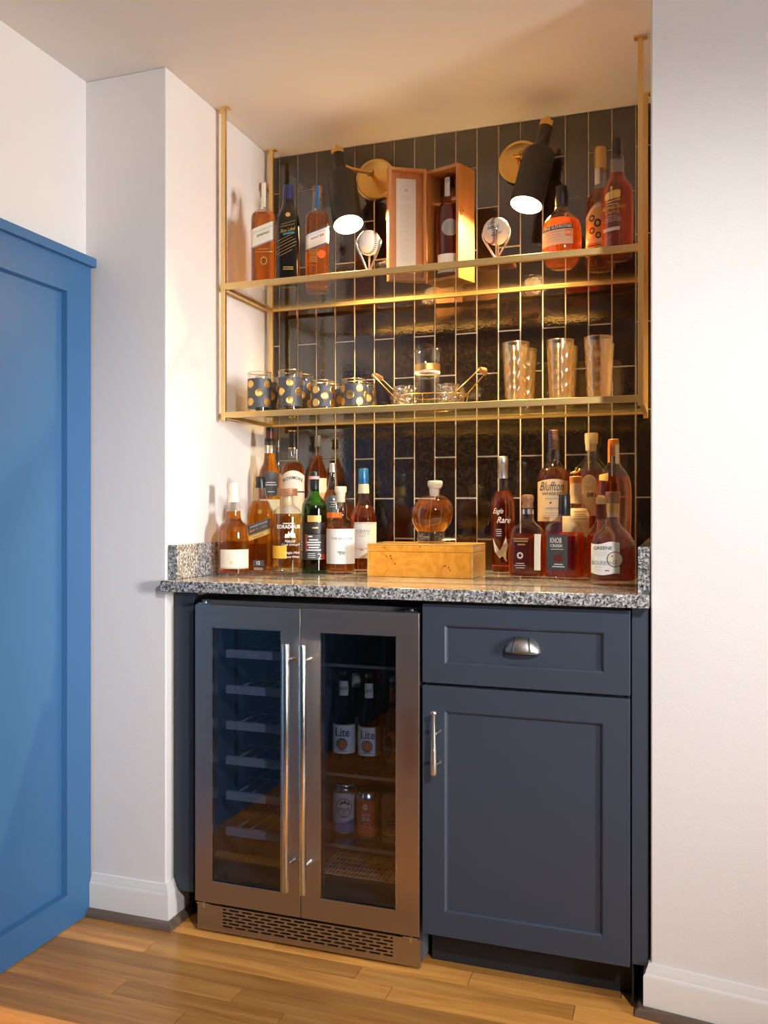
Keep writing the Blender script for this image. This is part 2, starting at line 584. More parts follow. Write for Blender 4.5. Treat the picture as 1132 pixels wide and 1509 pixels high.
# wall on the far right with an added opening to frame the side key light
WY0, WY1 = -3.40, -2.40
wr = MB()
wr.box(ROOM_X, ROOM_Y, 0, ROOM_X + .1, WY0, ZC).box(ROOM_X, WY1, 0, ROOM_X + .1, .1, ZC)
wr.box(ROOM_X, WY0, 0, ROOM_X + .1, WY1, .90).box(ROOM_X, WY0, 2.05, ROOM_X + .1, WY1, ZC)
struct(wr.build('wall_far_right', 'wall_taupe', None))
wf = MB()
for a in ((WY0 - .06, .84, WY0 + .02, 2.11), (WY1 - .02, .84, WY1 + .06, 2.11), (WY0 - .06, .84, WY1 + .06, .92), (WY0 - .06, 2.03, WY1 + .06, 2.11)):
    wf.box(ROOM_X - .03, a[0], a[1], ROOM_X, a[2], a[3])
win = struct(wf.build('added_window_frame', 'trim_white', None))  # unseen window, invented to carry the side key light
box('pane', 'glass_clear', win, ROOM_X + .04, WY0, .90, ROOM_X + .046, WY1, 2.05)

# tiles: each one a piece of the back wall
TX0, TS, TH = .0254, .0660, .2535
GR = .0040
tile_meshes = {}
ncol = 19
for i in range(-1, ncol):
    x0 = max(0.001, TX0 + TS * i + GR / 2)
    x1 = min(W - .001, TX0 + TS * (i + 1) - GR / 2)
    if x1 - x0 < .004: continue
    z = (1.515 if i % 2 == 0 else 1.6414) - 6 * TH
    while z < ZC:
        z0, z1 = max(z + GR / 2, .905), min(z + TH - GR / 2, ZC - .002)
        if z1 - z0 > .004:
            k = (round(x1 - x0, 4), round(z1 - z0, 4))
            if k not in tile_meshes:
                w, h = k[0] / 2, k[1] / 2
                b = min(.0012, w * .3)
                m = MB()
                m.add([(-w, 0, -h), (w, 0, -h), (w, 0, h), (-w, 0, h), (-w, -.003, -h), (w, -.003, -h), (w, -.003, h), (-w, -.003, h),
                       (-w + b, -.004, -h + b), (w - b, -.004, -h + b), (w - b, -.004, h - b), (-w + b, -.004, h - b)],
                      [(8, 9, 10, 11)] + [q for j in range(4) for q in ((j, (j + 1) % 4, 4 + (j + 1) % 4, 4 + j), (4 + j, 4 + (j + 1) % 4, 8 + (j + 1) % 4, 8 + j))])
                me = m.mesh('tile'); me.materials.append(MATS['tile'])
                tile_meshes[k] = me
            o = link('tile', tile_meshes[k], 'tile', wall_back)
            o.location = ((x0 + x1) / 2, 0, (z0 + z1) / 2)
            o.rotation_euler = (random.gauss(0, .0012), 0, random.gauss(0, .0012))
        z += TH

# blue wainscot on the left wall
trim = struct(box('trim_1', 'blue_paint', None, XL, ROOM_Y, .002, XL + .005, YP - .006, 1.755))
fx0, fx1 = XL + .005, XL + .020


def wain_panel(y0, y1, z0, z1):
    """bevelled inner edge round a recessed field"""
    m = MB(); b = .004
    m.add([(fx1, y0, z0), (fx1, y1, z0), (fx1, y1, z1), (fx1, y0, z1), (fx0, y0 + b, z0 + b), (fx0, y1 - b, z0 + b), (fx0, y1 - b, z1 - b), (fx0, y0 + b, z1 - b)],
          [(j, (j + 1) % 4, 4 + (j + 1) % 4, 4 + j) for j in range(4)])
    return m.build('panel_moulding', 'blue_paint', trim)


ZB, ZT = .088, 1.671
box('bottom_rail', 'blue_paint', trim, fx0, ROOM_Y, .002, fx1, YP - .006, ZB)
box('top_rail', 'blue_paint', trim, fx0, ROOM_Y, ZT, fx1, YP - .006, 1.757)
ys = [-.81, -1.72, -2.63, -3.54, -4.45, -5.36]
edge = YP - .006
for y in ys:
    box('stile', 'blue_paint', trim, fx0, y, ZB, fx1, edge, ZT)
    ny = y - .80
    wain_panel(ny, y, ZB, ZT)
    edge = ny
box('stile', 'blue_paint', trim, fx0, ROOM_Y, ZB, fx1, edge, ZT)
box('cap_rail', 'blue_paint', trim, XL, ROOM_Y, 1.757, XL + .034, YP + .002, 1.782, .002)
# baseboards and shoe mouldings
BB = [(0, 0), (.015, 0), (.015, .082), (.0135, .087), (.0105, .090), (.0095, .096), (.0065, .103), (.005, .109), (.002, .111), (0, .111)]
SH = [(.015, 0), (.033, 0), (.032, .008), (.028, .015), (.022, .019), (.015, .020)]


def extrude_profile(name, mat, prof, path):
    """sweep (out, z) along a floor polyline; out is to the right-hand side of travel; mitred"""
    pts = [Vector((p[0], p[1])) for p in path]
    n = len(pts)
    dirs = [(pts[i + 1] - pts[i]).normalized() for i in range(n - 1)]
    nor = [Vector((d.y, -d.x)) for d in dirs]
    v, f = [], []
    k = len(prof)
    for i in range(n):
        if i == 0: m = nor[0]
        elif i == n - 1: m = nor[-1]
        else:
            m = (nor[i - 1] + nor[i]).normalized(); m = m / m.dot(nor[i])
        for (o, z) in prof:
            q = pts[i] + m * o
            v.append((q.x, q.y, z))
    for i in range(n - 1):
        for j in range(k):
            f.append((i * k + j, i * k + (j + 1) % k, (i + 1) * k + (j + 1) % k, (i + 1) * k + j))
    f.append(tuple(range(k))); f.append(tuple(range((n - 1) * k, n * k)))
    return struct(MB().add(v, f).build(name, mat, None, 35))


left_path = [(XL + .021, YP), (0, YP), (0, YP + .10)]
extrude_profile('baseboard_left', 'trim_white', BB, left_path)
extrude_profile('trim_3', 'shoe_wood', SH, left_path)
right_path = [(W, YP + .10), (W, YP), (W + 1.3 * dx, YP + 1.3 * dy)]
extrude_profile('baseboard_right', 'trim_white', BB, right_path)
extrude_profile('trim_4', 'shoe_wood', SH, right_path)

# ------------------------------------------------------------------ countertop
ZT_C = .914
ct = thing('countertop', 'speckled grey granite countertop with short upstands at both ends', 'countertop', (.6, -.37, .885))
box('slab', 'granite', ct, .004 - .6, -.735 + .37, 0, W - .002 - .6, -.006 + .37, ZT_C - .885, .003, 2)
box('side_splash', 'granite', ct, .002 - .6, -.690 + .37, .0292, .029 - .6, -.006 + .37, 1.0055 - .885, .0015)
box('side_splash', 'granite', ct, W - .027 - .6, -.690 + .37, .0292, W - .002 - .6, -.006 + .37, 1.016 - .885, .0015)

# ------------------------------------------------------------------ base cabinet


def shaker(name, x0, x1, z0, z1, ix0, ix1, iz0, iz1, y, th, rec, parent, mat='cabinet_blue'):
    """slab front with a recessed field and a small sloped inner edge, face at y (towards -Y)"""
    m = MB()
    b, c = .005, .0045
    A = [(x0, y, z0), (x1, y, z0), (x1, y, z1), (x0, y, z1)]
    B = [(ix0, y, iz0), (ix1, y, iz0), (ix1, y, iz1), (ix0, y, iz1)]
    C = [(ix0 + c, y + rec * .45, iz0 + c), (ix1 - c, y + rec * .45, iz0 + c), (ix1 - c, y + rec * .45, iz1 - c), (ix0 + c, y + rec * .45, iz1 - c)]
    D = [(ix0 + c + .001, y + rec, iz0 + c + .001), (ix1 - c - .001, y + rec, iz0 + c + .001), (ix1 - c - .001, y + rec, iz1 - c - .001), (ix0 + c + .001, y + rec, iz1 - c - .001)]
    E_ = [(p[0], y + th, p[2]) for p in A]
    v = A + B + C + D + E_
    f = []
    for j in range(4):
        k = (j + 1) % 4
        f += [(j, k, 4 + k, 4 + j), (4 + j, 4 + k, 8 + k, 8 + j), (8 + j, 8 + k, 12 + k, 12 + j), (k, j, 16 + j, 16 + k)]
    f += [(12, 13, 14, 15), (19, 18, 17, 16)]
    m.add(v, f)
    return m.build(name, mat, parent, None, .0012, 2)


cab = thing('base_cabinet', 'dark navy base cabinet with one drawer above one panelled door', 'cabinet', (0, 0, 0))
YD = -.7057
box('body', 'cabinet_dark', cab, .702, -.683, .10, W - .004, -.02, .884)
box('toe_kick', 'cabinet_dark', cab, .702, -.625, 0, W - .030, -.605, .10)
box('filler_strip', 'cabinet_blue', cab, 1.1690, -.692, .098, W - .006, -.6835, .884, .001)
box('filler_foot', 'cabinet_dark', cab, 1.1690, -.684, 0.0, W - .036, -.6, .0995)
drawer = shaker('drawer_front', .6985, 1.166, .690, .8765, .752, 1.111, .737, .827, YD, .020, .0085, cab)
door = shaker('door', .6985, 1.1655, .0955, .6830, .752, 1.109, .154, .6255, YD, .020, .0085, cab)
# drawer pull shaped like the upper half of a stitched ball
cp = on_y(769.5, 962, YD)
m = MB(); NU, NV = 24, 10
v, f = [], []
a_, h_, p_ = .0405, .0365, .026
for i in range(NV + 1):
    e = i / NV * PI / 2           # from rim at the front face (0) to the back plate
    for k in range(NU + 1):
        t = PI * k / NU
        # lune: half ellipse in xz swept forward
        sx = math.cos(t)
        x = a_ * sx
        top = h_ * math.sin(t) ** .85
        fwd = p_ * math.sin(t) ** .6
        z = top * math.sin(e)
        y = YD + .0085 - fwd * math.cos(e)
        v.append((cp.x + x, y, cp.z + z))
for i in range(NV):
    for k in range(NU):
        a = i * (NU + 1) + k
        f.append((a, a + 1, a + NU + 2, a + NU + 1))
m.add(v, f)
pull = m.build('drawer_pull', 'pewter', drawer, 60)
so = pull.modifiers.new('thickness', 'SOLIDIFY'); so.thickness = .0022; so.offset = -1
pull['label'] = 'pewter cup pull with stitched ball seams'
st = MB()
for sgn in (-1, 1):
    for w in (0, .0028):
        pts = []
        for i in range(14):
            e = (.04 + .92 * i / 13) * PI / 2
            t = PI / 2 - sgn * (.36 + .14 * (1 - math.sin(e)) + w * 22)
            top = h_ * math.sin(t) ** .85; fwd = p_ * math.sin(t) ** .6
            pts.append((cp.x + a_ * math.cos(t), YD + .0085 - (fwd + .0006) * math.cos(e), cp.z + (top + .0006) * math.sin(e)))
        st.tube(pts, .0009, 5)
rim = []
for k in range(NU + 1):
    t = PI * k / NU
    rim.append((cp.x + a_ * math.cos(t), YD + .0085 - p_ * math.sin(t) ** .6, cp.z))
st.tube(rim, .0011, 6)
st.build('pull_stitching', 'pewter_dark', drawer, 60)
# door pull shaped like a bat
bt, bb_ = on_y(639, 1047, -.738), on_y(639, 1144, -.738)
bx, H = bt.x, bt.z - bb_.z
prof = [(.0015, 0), (.0062, .002), (.0075, .006), (.0074, .03), (.0066, .06), (.0052, .09), (.0043, .115), (.0040, H - .012), (.0045, H - .010), (.0072, H - .008), (.0074, H - .004), (.0055, H - .001), (.001, H)]
m = MB().lathe(prof, 20, True, True, Matrix.Translation((bx, -.738, bb_.z)))
bat = m.build('door_pull', 'champagne_metal', door, 50)
bat['label'] = 'pale metal door pull shaped like a bat'
for zz in (.5045, .5775):
    MB().tube([(bx + .004, -.735, zz), (bx + .006, -.722, zz), (bx + .007, YD, zz)], [.0034, .0030, .0042], 10).build('pull_post', 'champagne_metal', door, 50)
m = MB()
m.lathe([(.0085, -.004), (.0092, 0), (.0085, .004)], 16, True, True, Matrix.Translation((bx + .001, -.738, .538)) @ Matrix.Rotation(PI / 2, 4, 'Y') @ Matrix.Scale(.55, 4, (0, 0, 1)))
m.build('pull_glove', 'champagne_metal', door, 50)

fil = thing('filler_panel', 'narrow dark navy filler panel between white pier and wine fridge', 'panel', (.03, -.65, 0))
box('board', 'cabinet_blue', fil, .003 - .03, -.660 + .65, .082, .062 - .03, -.640 + .65, .884, .001)
box('toe_board', 'cabinet_dark', fil, .0355 - .03, -.600 + .65, 0, .062 - .03, -.585 + .65, .0815)

# ------------------------------------------------------------------ wine fridge
FX0, FX1, YF = .0915, .6905, -.706
fr = thing('wine_fridge', 'stainless two-door glass-front wine and drinks fridge under the countertop', 'fridge', (0, 0, 0))
m = MB()
m.box(FX0, -.668, .012, FX0 + .03, -.06, .862).box(FX1 - .03, -.668, .012, FX1, -.06, .862)
m.box(FX0 + .03, -.668, .825, FX1 - .03, -.06, .862).box(FX0 + .03, -.668, .012, FX1 - .03, -.06, .115)
m.box(FX0 + .03, -.09, .115, FX1 - .03, -.06, .825)
XM = .387
m.box(XM - .012, -.655, .115, XM + .012, -.09, .825)
m.build('body', 'fridge_inside', fr)
for x in (FX0 + .04, FX1 - .04):
    for y in (-.62, -.12):
        MB().lathe([(.015, 0), (.015, .012)], 16, M=Matrix.Translation((x, y, 0))).build('foot', 'cap_black', fr, 40)


def fridge_door(x0, x1, gx0, gx1, hx, hinge):
    z0, z1, gz0, gz1 = .0835, .8525, .1390, .7955
    y, th = YF, .036
    A = [(x0, z0), (x1, z0), (x1, z1), (x0, z1)]; B = [(gx0, gz0), (gx1, gz0), (gx1, gz1), (gx0, gz1)]
    v = [(p[0], y, p[1]) for p in A] + [(p[0], y, p[1]) for p in B] + [(p[0], y + th, p[1]) for p in A] + [(p[0], y + th, p[1]) for p in B]
    f = []
    for j in range(4):
        k = (j + 1) % 4
        f += [(j, k, 4 + k, 4 + j), (8 + k, 8 + j, 12 + j, 12 + k), (k, j, 8 + j, 8 + k), (4 + j, 4 + k, 12 + k, 12 + j)]
    d = MB().add(v, f).build('door', 'steel_dark', fr, None, .0012, 2)
    g = box('glass_pane', 'glass_fridge', d, gx0 - .0, y + .006, gz0, gx1 + .0, y + .007, gz1)
    e = .0016
    m = MB()
    m.box(gx0, y - .0006, gz0, gx0 + e, y + .006, gz1).box(gx1 - e, y - .0006, gz0, gx1, y + .006, gz1)
    m.box(gx0, y - .0006, gz0, gx1, y + .006, gz0 + e).box(gx0, y - .0006, gz1 - e, gx1, y + .006, gz1)
    m.build('pane_bead', 'steel_bright', d)
    m = MB()
    m.lathe([(.0085, .163), (.0095, .165), (.0095, .768), (.0085, .770)], 24, M=Matrix.Translation((hx, -.752, 0)))
    h = m.build('handle', 'steel_bright', d, 40)
    h['label'] = 'bright steel tube handle'
    for zz in (.226, .728):
        MB().tube([(hx, -.750, zz), (hx, -.730, zz), (hx, YF + .001, zz)], [.0062, .0062, .0085], 14).build('handle_bracket', 'steel_bright', d, 40)
    m = MB()
    m.box(hinge - .016, -.700, .853, hinge + .016, -.672, .8565).lathe([(.005, .853), (.005, .861)], 12, M=Matrix.Translation((hinge, -.69, 0)))
    m.build('hinge', 'steel_bright', d)
    m = MB()
    m.box(hinge - .018, -.705, .0765, hinge + .018, -.675, .0805).lathe([(.0045, .066), (.0045, .0825)], 12, M=Matrix.Translation((hinge - .0, -.697, 0)))
    m.build('hinge', 'steel_bright', d)
    return d


fridge_door(FX0, .3862, .1400, .3350, .3665, FX0 + .022)
fridge_door(.3882, FX1, .4395, .6345, .4110, FX1 - .022)
# grille with open slots
gm = MB()
gy0, gy1 = -.700, -.694
gx0, gx1, gz0, gz1 = FX0 + .004, FX1 + .002, .010, .0755
sx0, sx1, sz0, sz1 = .168, .624, .0200, .0715
gm.box(gx0, gy0, gz0, sx0, gy1, gz1).box(sx1, gy0, gz0, gx1, gy1, gz1)
gm.box(sx0, gy0, gz0, sx1, gy1, sz0).box(sx0, gy0, sz1, sx1, gy1, gz1)
NR = 6
rh = (sz1 - sz0) / NR
slot_w, web = .0285, .0075
for r in range(NR):
    z0 = sz0 + r * rh
    gm.box(sx0, gy0, z0, sx1, gy1, z0 + rh * .48)
    x = sx0 - (slot_w + web) * (.5 if r % 2 else 0)
    while x < sx1:
        a, b = max(x + slot_w, sx0), min(x + slot_w + web, sx1)
        if b > a: gm.box(a, gy0, z0 + rh * .48, b, gy1, z0 + rh)
        x += slot_w + web
gm.build('grille', 'steel_dark', fr)
box('grille_backing', 'black_gap', fr, sx0 - .01, -.690, .012, sx1 + .01, -.672, .0755)
# wine racks on the left
for k in range(6):
    z = on_y(365, (964, 1017, 1070, 1122, 1174, 1227)[k], -.64).z
    rk = box('wine_rack', 'rack_front', fr, .152, -.650, z - .0105, XM - .016, -.636, z + .0105, .001)
    m = MB()
    for j in range(6):
        x = .165 + j * .038
        m.tube([(x, -.637, z - .004), (x, -.12, z - .004)], .003, 6)
    for y in (-.45, -.28, -.13):
        m.tube([(.124, y, z - .008), (XM - .014, y, z - .008)], .003, 6)
    m.build('rack_wires', 'rack_front', rk)
# display mark on the top rack front
v, f = text_mesh('ZEPHYR')
z = on_y(372, 966, -.65).z
x = on_y(372, 966, -.65).x
MB().add([(x + p[0] * .030, -.6506, z + p[1] * .007) for p in v], f).build('lettering', 'ink_white', fr)
# glass shelves on the right, with bright front trims
for vv in (982, 1144, 1250):
    z = on_y(528, vv, -.64).z
    sh = box('glass_shelf', 'glass_shelf', fr, XM + .013, -.640, z - .003, FX1 - .031, -.10, z + .003)
    box('shelf_trim', 'silver_satin', sh, XM + .013, -.644, z - .0035, FX1 - .031, -.6395, z + .0035)
# wire floor rack low in the right compartment
m = MB()
zr = on_y(528, 1290, -.62).z
for j in range(26):
    x = XM + .02 + j * .0102
    m.tube([(x, -.63, zr), (x, -.12, zr)], .0011, 5)
for y in [-.63 + .03 * k for k in range(18)]:
    m.tube([(XM + .014, y, zr - .002), (FX1 - .032, y, zr - .002)], .0011, 5)
m.build('wire_rack', 'rack_front', fr)


# ------------------------------------------------------------------ bottle kit
def chaikin(p, n=2):
    for _ in range(n):
        q = [p[0]]
        for a, b in zip(p, p[1:]):
            q.append(tuple(.75 * x + .25 * y for x, y in zip(a, b)))
            q.append(tuple(.25 * x + .75 * y for x, y in zip(a, b)))
        q.append(p[-1])
        p = q
    return p


class Bottle:
    """a bottle whose silhouette is given in photo pixels at its own distance:
    prof = [(v, half width), ...] from the base up"""

    def __init__(s, name, label, u, Y, z0, prof, glass='glass_clear', liq=None, fill=None, n=2.0, q=1.0, rot=0.0, group=None, base_px=4, cat='bottle', seg=40, smooth=2, lean=None):
        P = on_y(u, PY, Y)
        s.d = depth_at(P.x, Y)
        s.k = s.d / F
        s.vb = PY + F * (CZ - z0) / s.d
        s.u = u
        phi = YAW - math.atan((u - PX) / F)
        s.root = thing(name, label, cat, (P.x, Y, z0), phi + rot, group)
        s.n, s.q, s.seg, s.lean = n, q, seg, lean
        s.hmax = max(p[1] for p in prof); s.hmin = min(p[1] for p in prof)
        pts = [(s.h(v), w * s.k) for v, w in prof]
        pts[0] = (0.0, pts[0][1])
        s.rings = chaikin(pts, smooth)
        # foot of the bottle with a small rounded heel
        z, r = s.rings[0]
        s.rings = [(0.0, r * .90), (.0012, r * .965), (.003, r)] + [p for p in s.rings if p[0] > .0045]
        if glass:
            o = s.loft('glass', glass, [(z, r) for z, r in s.rings], cap1=False)
        if liq:
            top = s.h(fill)
            b = base_px * s.k
            rr = [(z, r - .0016) for z, r in s.rings if b < z < top]
            r0 = s.radius(b) - .0016; r1 = s.radius(top) - .0016
            rr = [(b, r0 * .93)] + [(b + .0015, r0)] + [x for x in rr if x[0] > b + .002] + [(top, r1)]
            s.loft('liquid', liq, rr)

    def h(s, v): return (s.vb - v) * s.k

    def radius(s, z):
        R = s.rings
        if z <= R[0][0]: return R[0][1]
        for a, b in zip(R, R[1:]):
            if a[0] <= z <= b[0]:
                t = (z - a[0]) / max(1e-9, b[0] - a[0])
                return a[1] + t * (b[1] - a[1])
        return R[-1][1]

    def shape(s, r):
        hm, hn = s.hmax * s.k, s.hmin * s.k
        t = min(1, max(0, (r - hn) / max(1e-6, (hm - hn)))) if s.n != 2 or s.q != 1 else 0
        t = t * t * (3 - 2 * t) if t < 1 else 1
        return r, r * (1 + (s.q - 1) * t), 2 + (s.n - 2) * t

    def ox(s, z):
        return s.lean(z) if s.lean else 0.0

    def pt(s, a, z, r):
        rx, ry, n = s.shape(r)
        c, d = math.cos(a), math.sin(a)
        rad = (abs(c / rx) ** n + abs(d / ry) ** n) ** (-1 / n)
        return (rad * c + s.ox(z), rad * d, z)

    def loft(s, name, mat, rings, cap0=True, cap1=True, parent=None):
        n = s.seg
        v, f = [], []
        for z, r in rings:
            for k in range(n): v.append(s.pt(2 * PI * k / n, z, r))
        for i in range(len(rings) - 1):
            for k in range(n):
                a, b = i * n + k, i * n + (k + 1) % n
                f.append((a, b, b + n, a + n))
        if cap0: f.append(tuple(reversed(range(n))))
        if cap1: f.append(tuple(range((len(rings) - 1) * n, len(rings) * n)))
        return MB().add(v, f).build(name, mat, parent or s.root, 50)

    def cap(s, prof, mat, name='cap', n=28, label=None):
        """lathe on the bottle axis, prof = [(v, half width)] from low to high"""
        rings = [(w * s.k, s.h(v)) for v, w in prof]
        z = (rings[0][1] + rings[-1][1]) / 2
        o = MB().lathe(rings, n, off=(s.ox(z), 0)).build(name, mat, s.root, 40)
        if label: o['label'] = label
        return o

    def front(s, x, z, off):
        """point on the front of the bottle, x metres to the side as seen from the front"""
        r = s.radius(z) + off
        rx, ry, n = s.shape(r)
        x = max(-rx * .999, min(rx * .999, x))
        return (x + s.ox(z), -ry * (1 - abs(x / rx) ** n) ** (1 / n), z)

    def label(s, x0, x1, vt, vb, mat, name='label', off=.0006, parent=None, nu=18, nv=5, text=None):
        """paper patch, x0..x1 px aside of the axis; vt, vb px (numbers or functions of x)"""
        zt = (vt(0) if callable(vt) else vt)
        R = s.radius(s.h(zt + 4)) / s.k
        a0, a1 = math.asin(max(-.995, min(.995, x0 / R))), math.asin(max(-.995, min(.995, x1 / R)))
        if s.n > 3: a0, a1 = None, None
        v, f = [], []
        for j in range(nv + 1):
            for i in range(nu + 1):
                t = i / nu
                x = x0 + (x1 - x0) * t if a0 is None else R * math.sin(a0 + (a1 - a0) * t)
                p0 = vb(x) if callable(vb) else vb
                p1 = vt(x) if callable(vt) else vt
                z = s.h(p0 + (p1 - p0) * j / nv)
                v.append(s.front(x * s.k, z, off))
        for j in range(nv):
            for i in range(nu):
                a = j * (nu + 1) + i
                f.append((a, a + 1, a + nu + 2, a + nu + 1))
        me = bpy.data.meshes.new(name); me.from_pydata(v, [], f)
        for p in me.polygons: p.use_smooth = True
        o = link(name, me, mat, parent or s.root)
        if text: o['label'] = text
        return o

    def disc(s, x, v0, r, mat, name='seal', off=.0009, parent=None, ry=None, inner=0):
        n = 28
        ry = ry or r
        ring = [(x + r * math.cos(2 * PI * k / n), v0 + ry * math.sin(2 * PI * k / n)) for k in range(n)]
        if inner:
            ri = [(x + inner * r * math.cos(2 * PI * k / n), v0 + inner * ry * math.sin(2 * PI * k / n)) for k in range(n)]
            v = [s.front(a * s.k, s.h(b), off) for a, b in ring + ri]
            f = [(k, (k + 1) % n, n + (k + 1) % n, n + k) for k in range(n)]
        else:
            v = [s.front(a * s.k, s.h(b), off) for a, b in ring + [(x, v0)]]
            f = [(k, (k + 1) % n, n) for k in range(n)]
        me = bpy.data.meshes.new(name); me.from_pydata(v, [], f)
        return link(name, me, mat, parent or s.root)

    def poly(s, pts, mat, name='emblem', off=.0010, parent=None):
        """flat printed shape from a px outline (x aside, v)"""
        v = [s.front(a * s.k, s.h(b), off) for a, b in pts]
        me = bpy.data.meshes.new(name); me.from_pydata(v, [], [tuple(range(len(v)))])
        return link(name, me, mat, parent or s.root)

    def text(s, body, x, v0, w, h, mat, parent=None, shear=0.0, bold=0.0, slant=0.0, arc=0.0, off=.0011, name='lettering'):
        """lettering w x h px centred x px aside of the axis at row v0; slant = rise per px; arc = px drop at the ends"""
        vv, f = text_mesh(body, shear, bold)
        out = []
        for a, b in vv:
            px = x + a * w
            pv = v0 - b * h - slant * a * w + arc * (2 * a) ** 2
            out.append(s.front(px * s.k, s.h(pv), off))
        me = bpy.data.meshes.new(name); me.from_pydata(out, [], f)
        return link(name, me, mat, parent or s.root)

    def lines(s, x, v0, w, n, step, mat, parent=None, th=.8, seed=0, slant=0.0, off=.0010, centre=True):
        """rows too small to read: thin printed bars"""
        rnd = random.Random(seed + int(v0 * 7))
        v, f = [], []
        for i in range(n):
            ww = w * rnd.uniform(.6, 1)
            c = x if centre else x - (w - ww) / 2
            vr = v0 + i * step
            k = len(v)
            m = 6
            for j in range(m + 1):
                t = j / m - .5
                for e in (-.5, .5):
                    v.append(s.front((c + t * ww) * s.k, s.h(vr + e * th - slant * t * ww), off))
            for j in range(m):
                f.append((k + 2 * j, k + 2 * j + 2, k + 2 * j + 3, k + 2 * j + 1))
        me = bpy.data.meshes.new('fine_print'); me.from_pydata(v, [], f)
        return link('fine_print', me, mat, parent or s.root)


ZTOP = ZT_C + .0005


# ---- counter, left group, front row
b = Bottle('whisky_bottle', 'squat round-shouldered whisky bottle with cream cap and blank cream label', 343.9, -.475, ZTOP,
           [(848, 22.6), (800, 23), (782, 22.8), (774, 20), (768, 13.5), (763, 11.4), (752, 11), (740, 9.4), (732, 8.6), (729, 8.6)], liq='whisky', fill=753)
b.cap([(740, 9.9), (729.6, 8.9), (729.5, 8.3), (712.5, 7.9), (711.5, 7.2)], 'cap_white')
l = b.label(-19, 22.3, 809, 836, 'paper_cream')
b.disc(-3, 828, 2.2, 'paper_peach', 'emblem', .001, l)
b.label(-19, 22.3, 835, 837, 'label_pink', 'label_border', .0008, l)
b.lines(-3, 817, 16, 4, 2.4, 'ink_pale', l, .6)

b = Bottle('whisky_bottle', 'square whisky bottle with slanted black and gold label and black cap', 383.9, -.385, ZTOP,
           [(846, 17.6), (770, 18), (752, 17.4), (742, 13.5), (733, 9), (722, 7.0), (717, 6.8), (714, 6.8)], liq='whisky', fill=738, n=6, q=1, rot=-.22)
b.cap([(719, 7.3), (713, 7.3), (712.8, 6.6), (711, 6.6), (710.8, 7.2), (703.5, 7.0), (702.6, 6.2)], 'cap_black')
sl = .36
l = b.label(-16, 17.5, lambda x: 769 - sl * x, lambda x: 786 - sl * x, 'label_charcoal')
b.label(-16, 17.5, lambda x: 786 - sl * x, lambda x: 792 - sl * x, 'paper_gold', 'label_border', .0006, l)
b.label(-16, 17.5, lambda x: 784.4 - sl * x, lambda x: 785.6 - sl * x, 'gold_print', 'label_border', .0009, l)
b.text('JOHNNIE WALKER', 1, 773.2, 26, 3.0, 'ink_pale', l, slant=sl)
b.text('BLACK LABEL', 1, 778.2, 26, 3.6, 'gold_print', l, slant=sl, bold=.01)
b.lines(1, 789, 22, 1, 2, 'ink_black', l, .7, slant=sl)
b.disc(3, 754, 3.2, 'gold_print', 'emblem')
l = b.label(-7, 9, 824.5, 833.5, 'label_charcoal', 'lower_label')
b.text('12', 1, 828.5, 5, 5, 'ink_white', l, bold=.02)
b.lines(1, 836, 14, 2, 2, 'ink_pale', None, .6)

b = Bottle('whisky_bottle', 'clear straight-sided whisky bottle with white print and flat stopper', 423.6, -.395, ZTOP,
           [(848, 22.2), (770, 22.3), (756, 21.5), (749, 17), (745, 10.5), (741, 8.6), (732, 8.4), (730, 8.8)], liq='whisky_pale', fill=757, base_px=9)
b.cap([(745, 7.2), (731, 7.4), (730.9, 7.6)], 'cork', 'cork_plug')
b.cap([(730.8, 14.4), (729, 15.2), (720.5, 15.0), (719.5, 13.5)], 'wood_stopper', 'stopper')
b.text('EDRADOUR', 2, 775.8, 34, 5.6, 'ink_white', None, bold=.015)
b.lines(2, 771, 18, 1, 2, 'ink_white', None, 1.2)
b.poly([(-4, 792), (-3, 786), (0, 787), (2, 782), (4, 786), (6, 781), (8, 786), (11, 785), (12, 792)], 'ink_white', 'emblem')
b.text('Natural', 4, 796.5, 16, 4.4, 'ink_white', None, shear=.35)
b.text('Cask Strength', 5, 802.2, 26, 4.4, 'ink_white', None, shear=.35)
b.text('Single Malt', 7, 814, 22, 4.4, 'ink_white', None, shear=.35)
b.text('Scotch Whisky', 7, 820, 22, 4.2, 'ink_white', None, shear=.35)
b.label(-21.5, -1, 803.5, 822, 'label_yellow', 'back_label', .0004)

b = Bottle('whisky_bottle', 'green glass whisky bottle with black capsule and dark printed label', 463.3, -.30, ZTOP,
           [(845, 18.8), (760, 19), (745, 18.6), (738, 15), (732, 9.5), (726, 7.2), (712, 6.6), (700, 6.6)], glass='glass_green', liq='whisky_deep', fill=760)
b.cap([(724, 7.0), (709, 7.0), (708, 7.4), (706.5, 7.6)], 'cap_black', 'capsule')
b.cap([(706.4, 7.7), (702, 7.7)], 'label_pink', 'cap_band')
b.cap([(701.9, 7.6), (696, 7.5), (695, 6.6)], 'cap_black')
l = b.label(-15, 15, 770, 786, 'label_black', 'upper_label')
b.label(-10, 10, 759.5, 769, 'paper_gold', 'neck_label')
b.lines(1, 777.5, 14, 1, 3, 'gold_print', l, 2.2)
l = b.label(-18, 17.5, 787, 824, 'label_charcoal')
b.label(-12.5, -10.5, 787.5, 812, 'label_red', 'label_stripe', .0009, l)
b.lines(-6, 790, 9, 1, 3, 'ink_white', l, 1.8)
b.lines(-1, 795, 22, 5, 3.7, 'ink_white', l, 1.7, 3)
b.lines(-4, 815, 16, 3, 2.8, 'ink_pale', l, 1.0, 4)
b.text('2', 8, 819, 5.5, 8.5, 'ink_white', l)
b.label(11, 16.5, 816, 823.5, 'label_red', 'label_stripe', .0009, l)

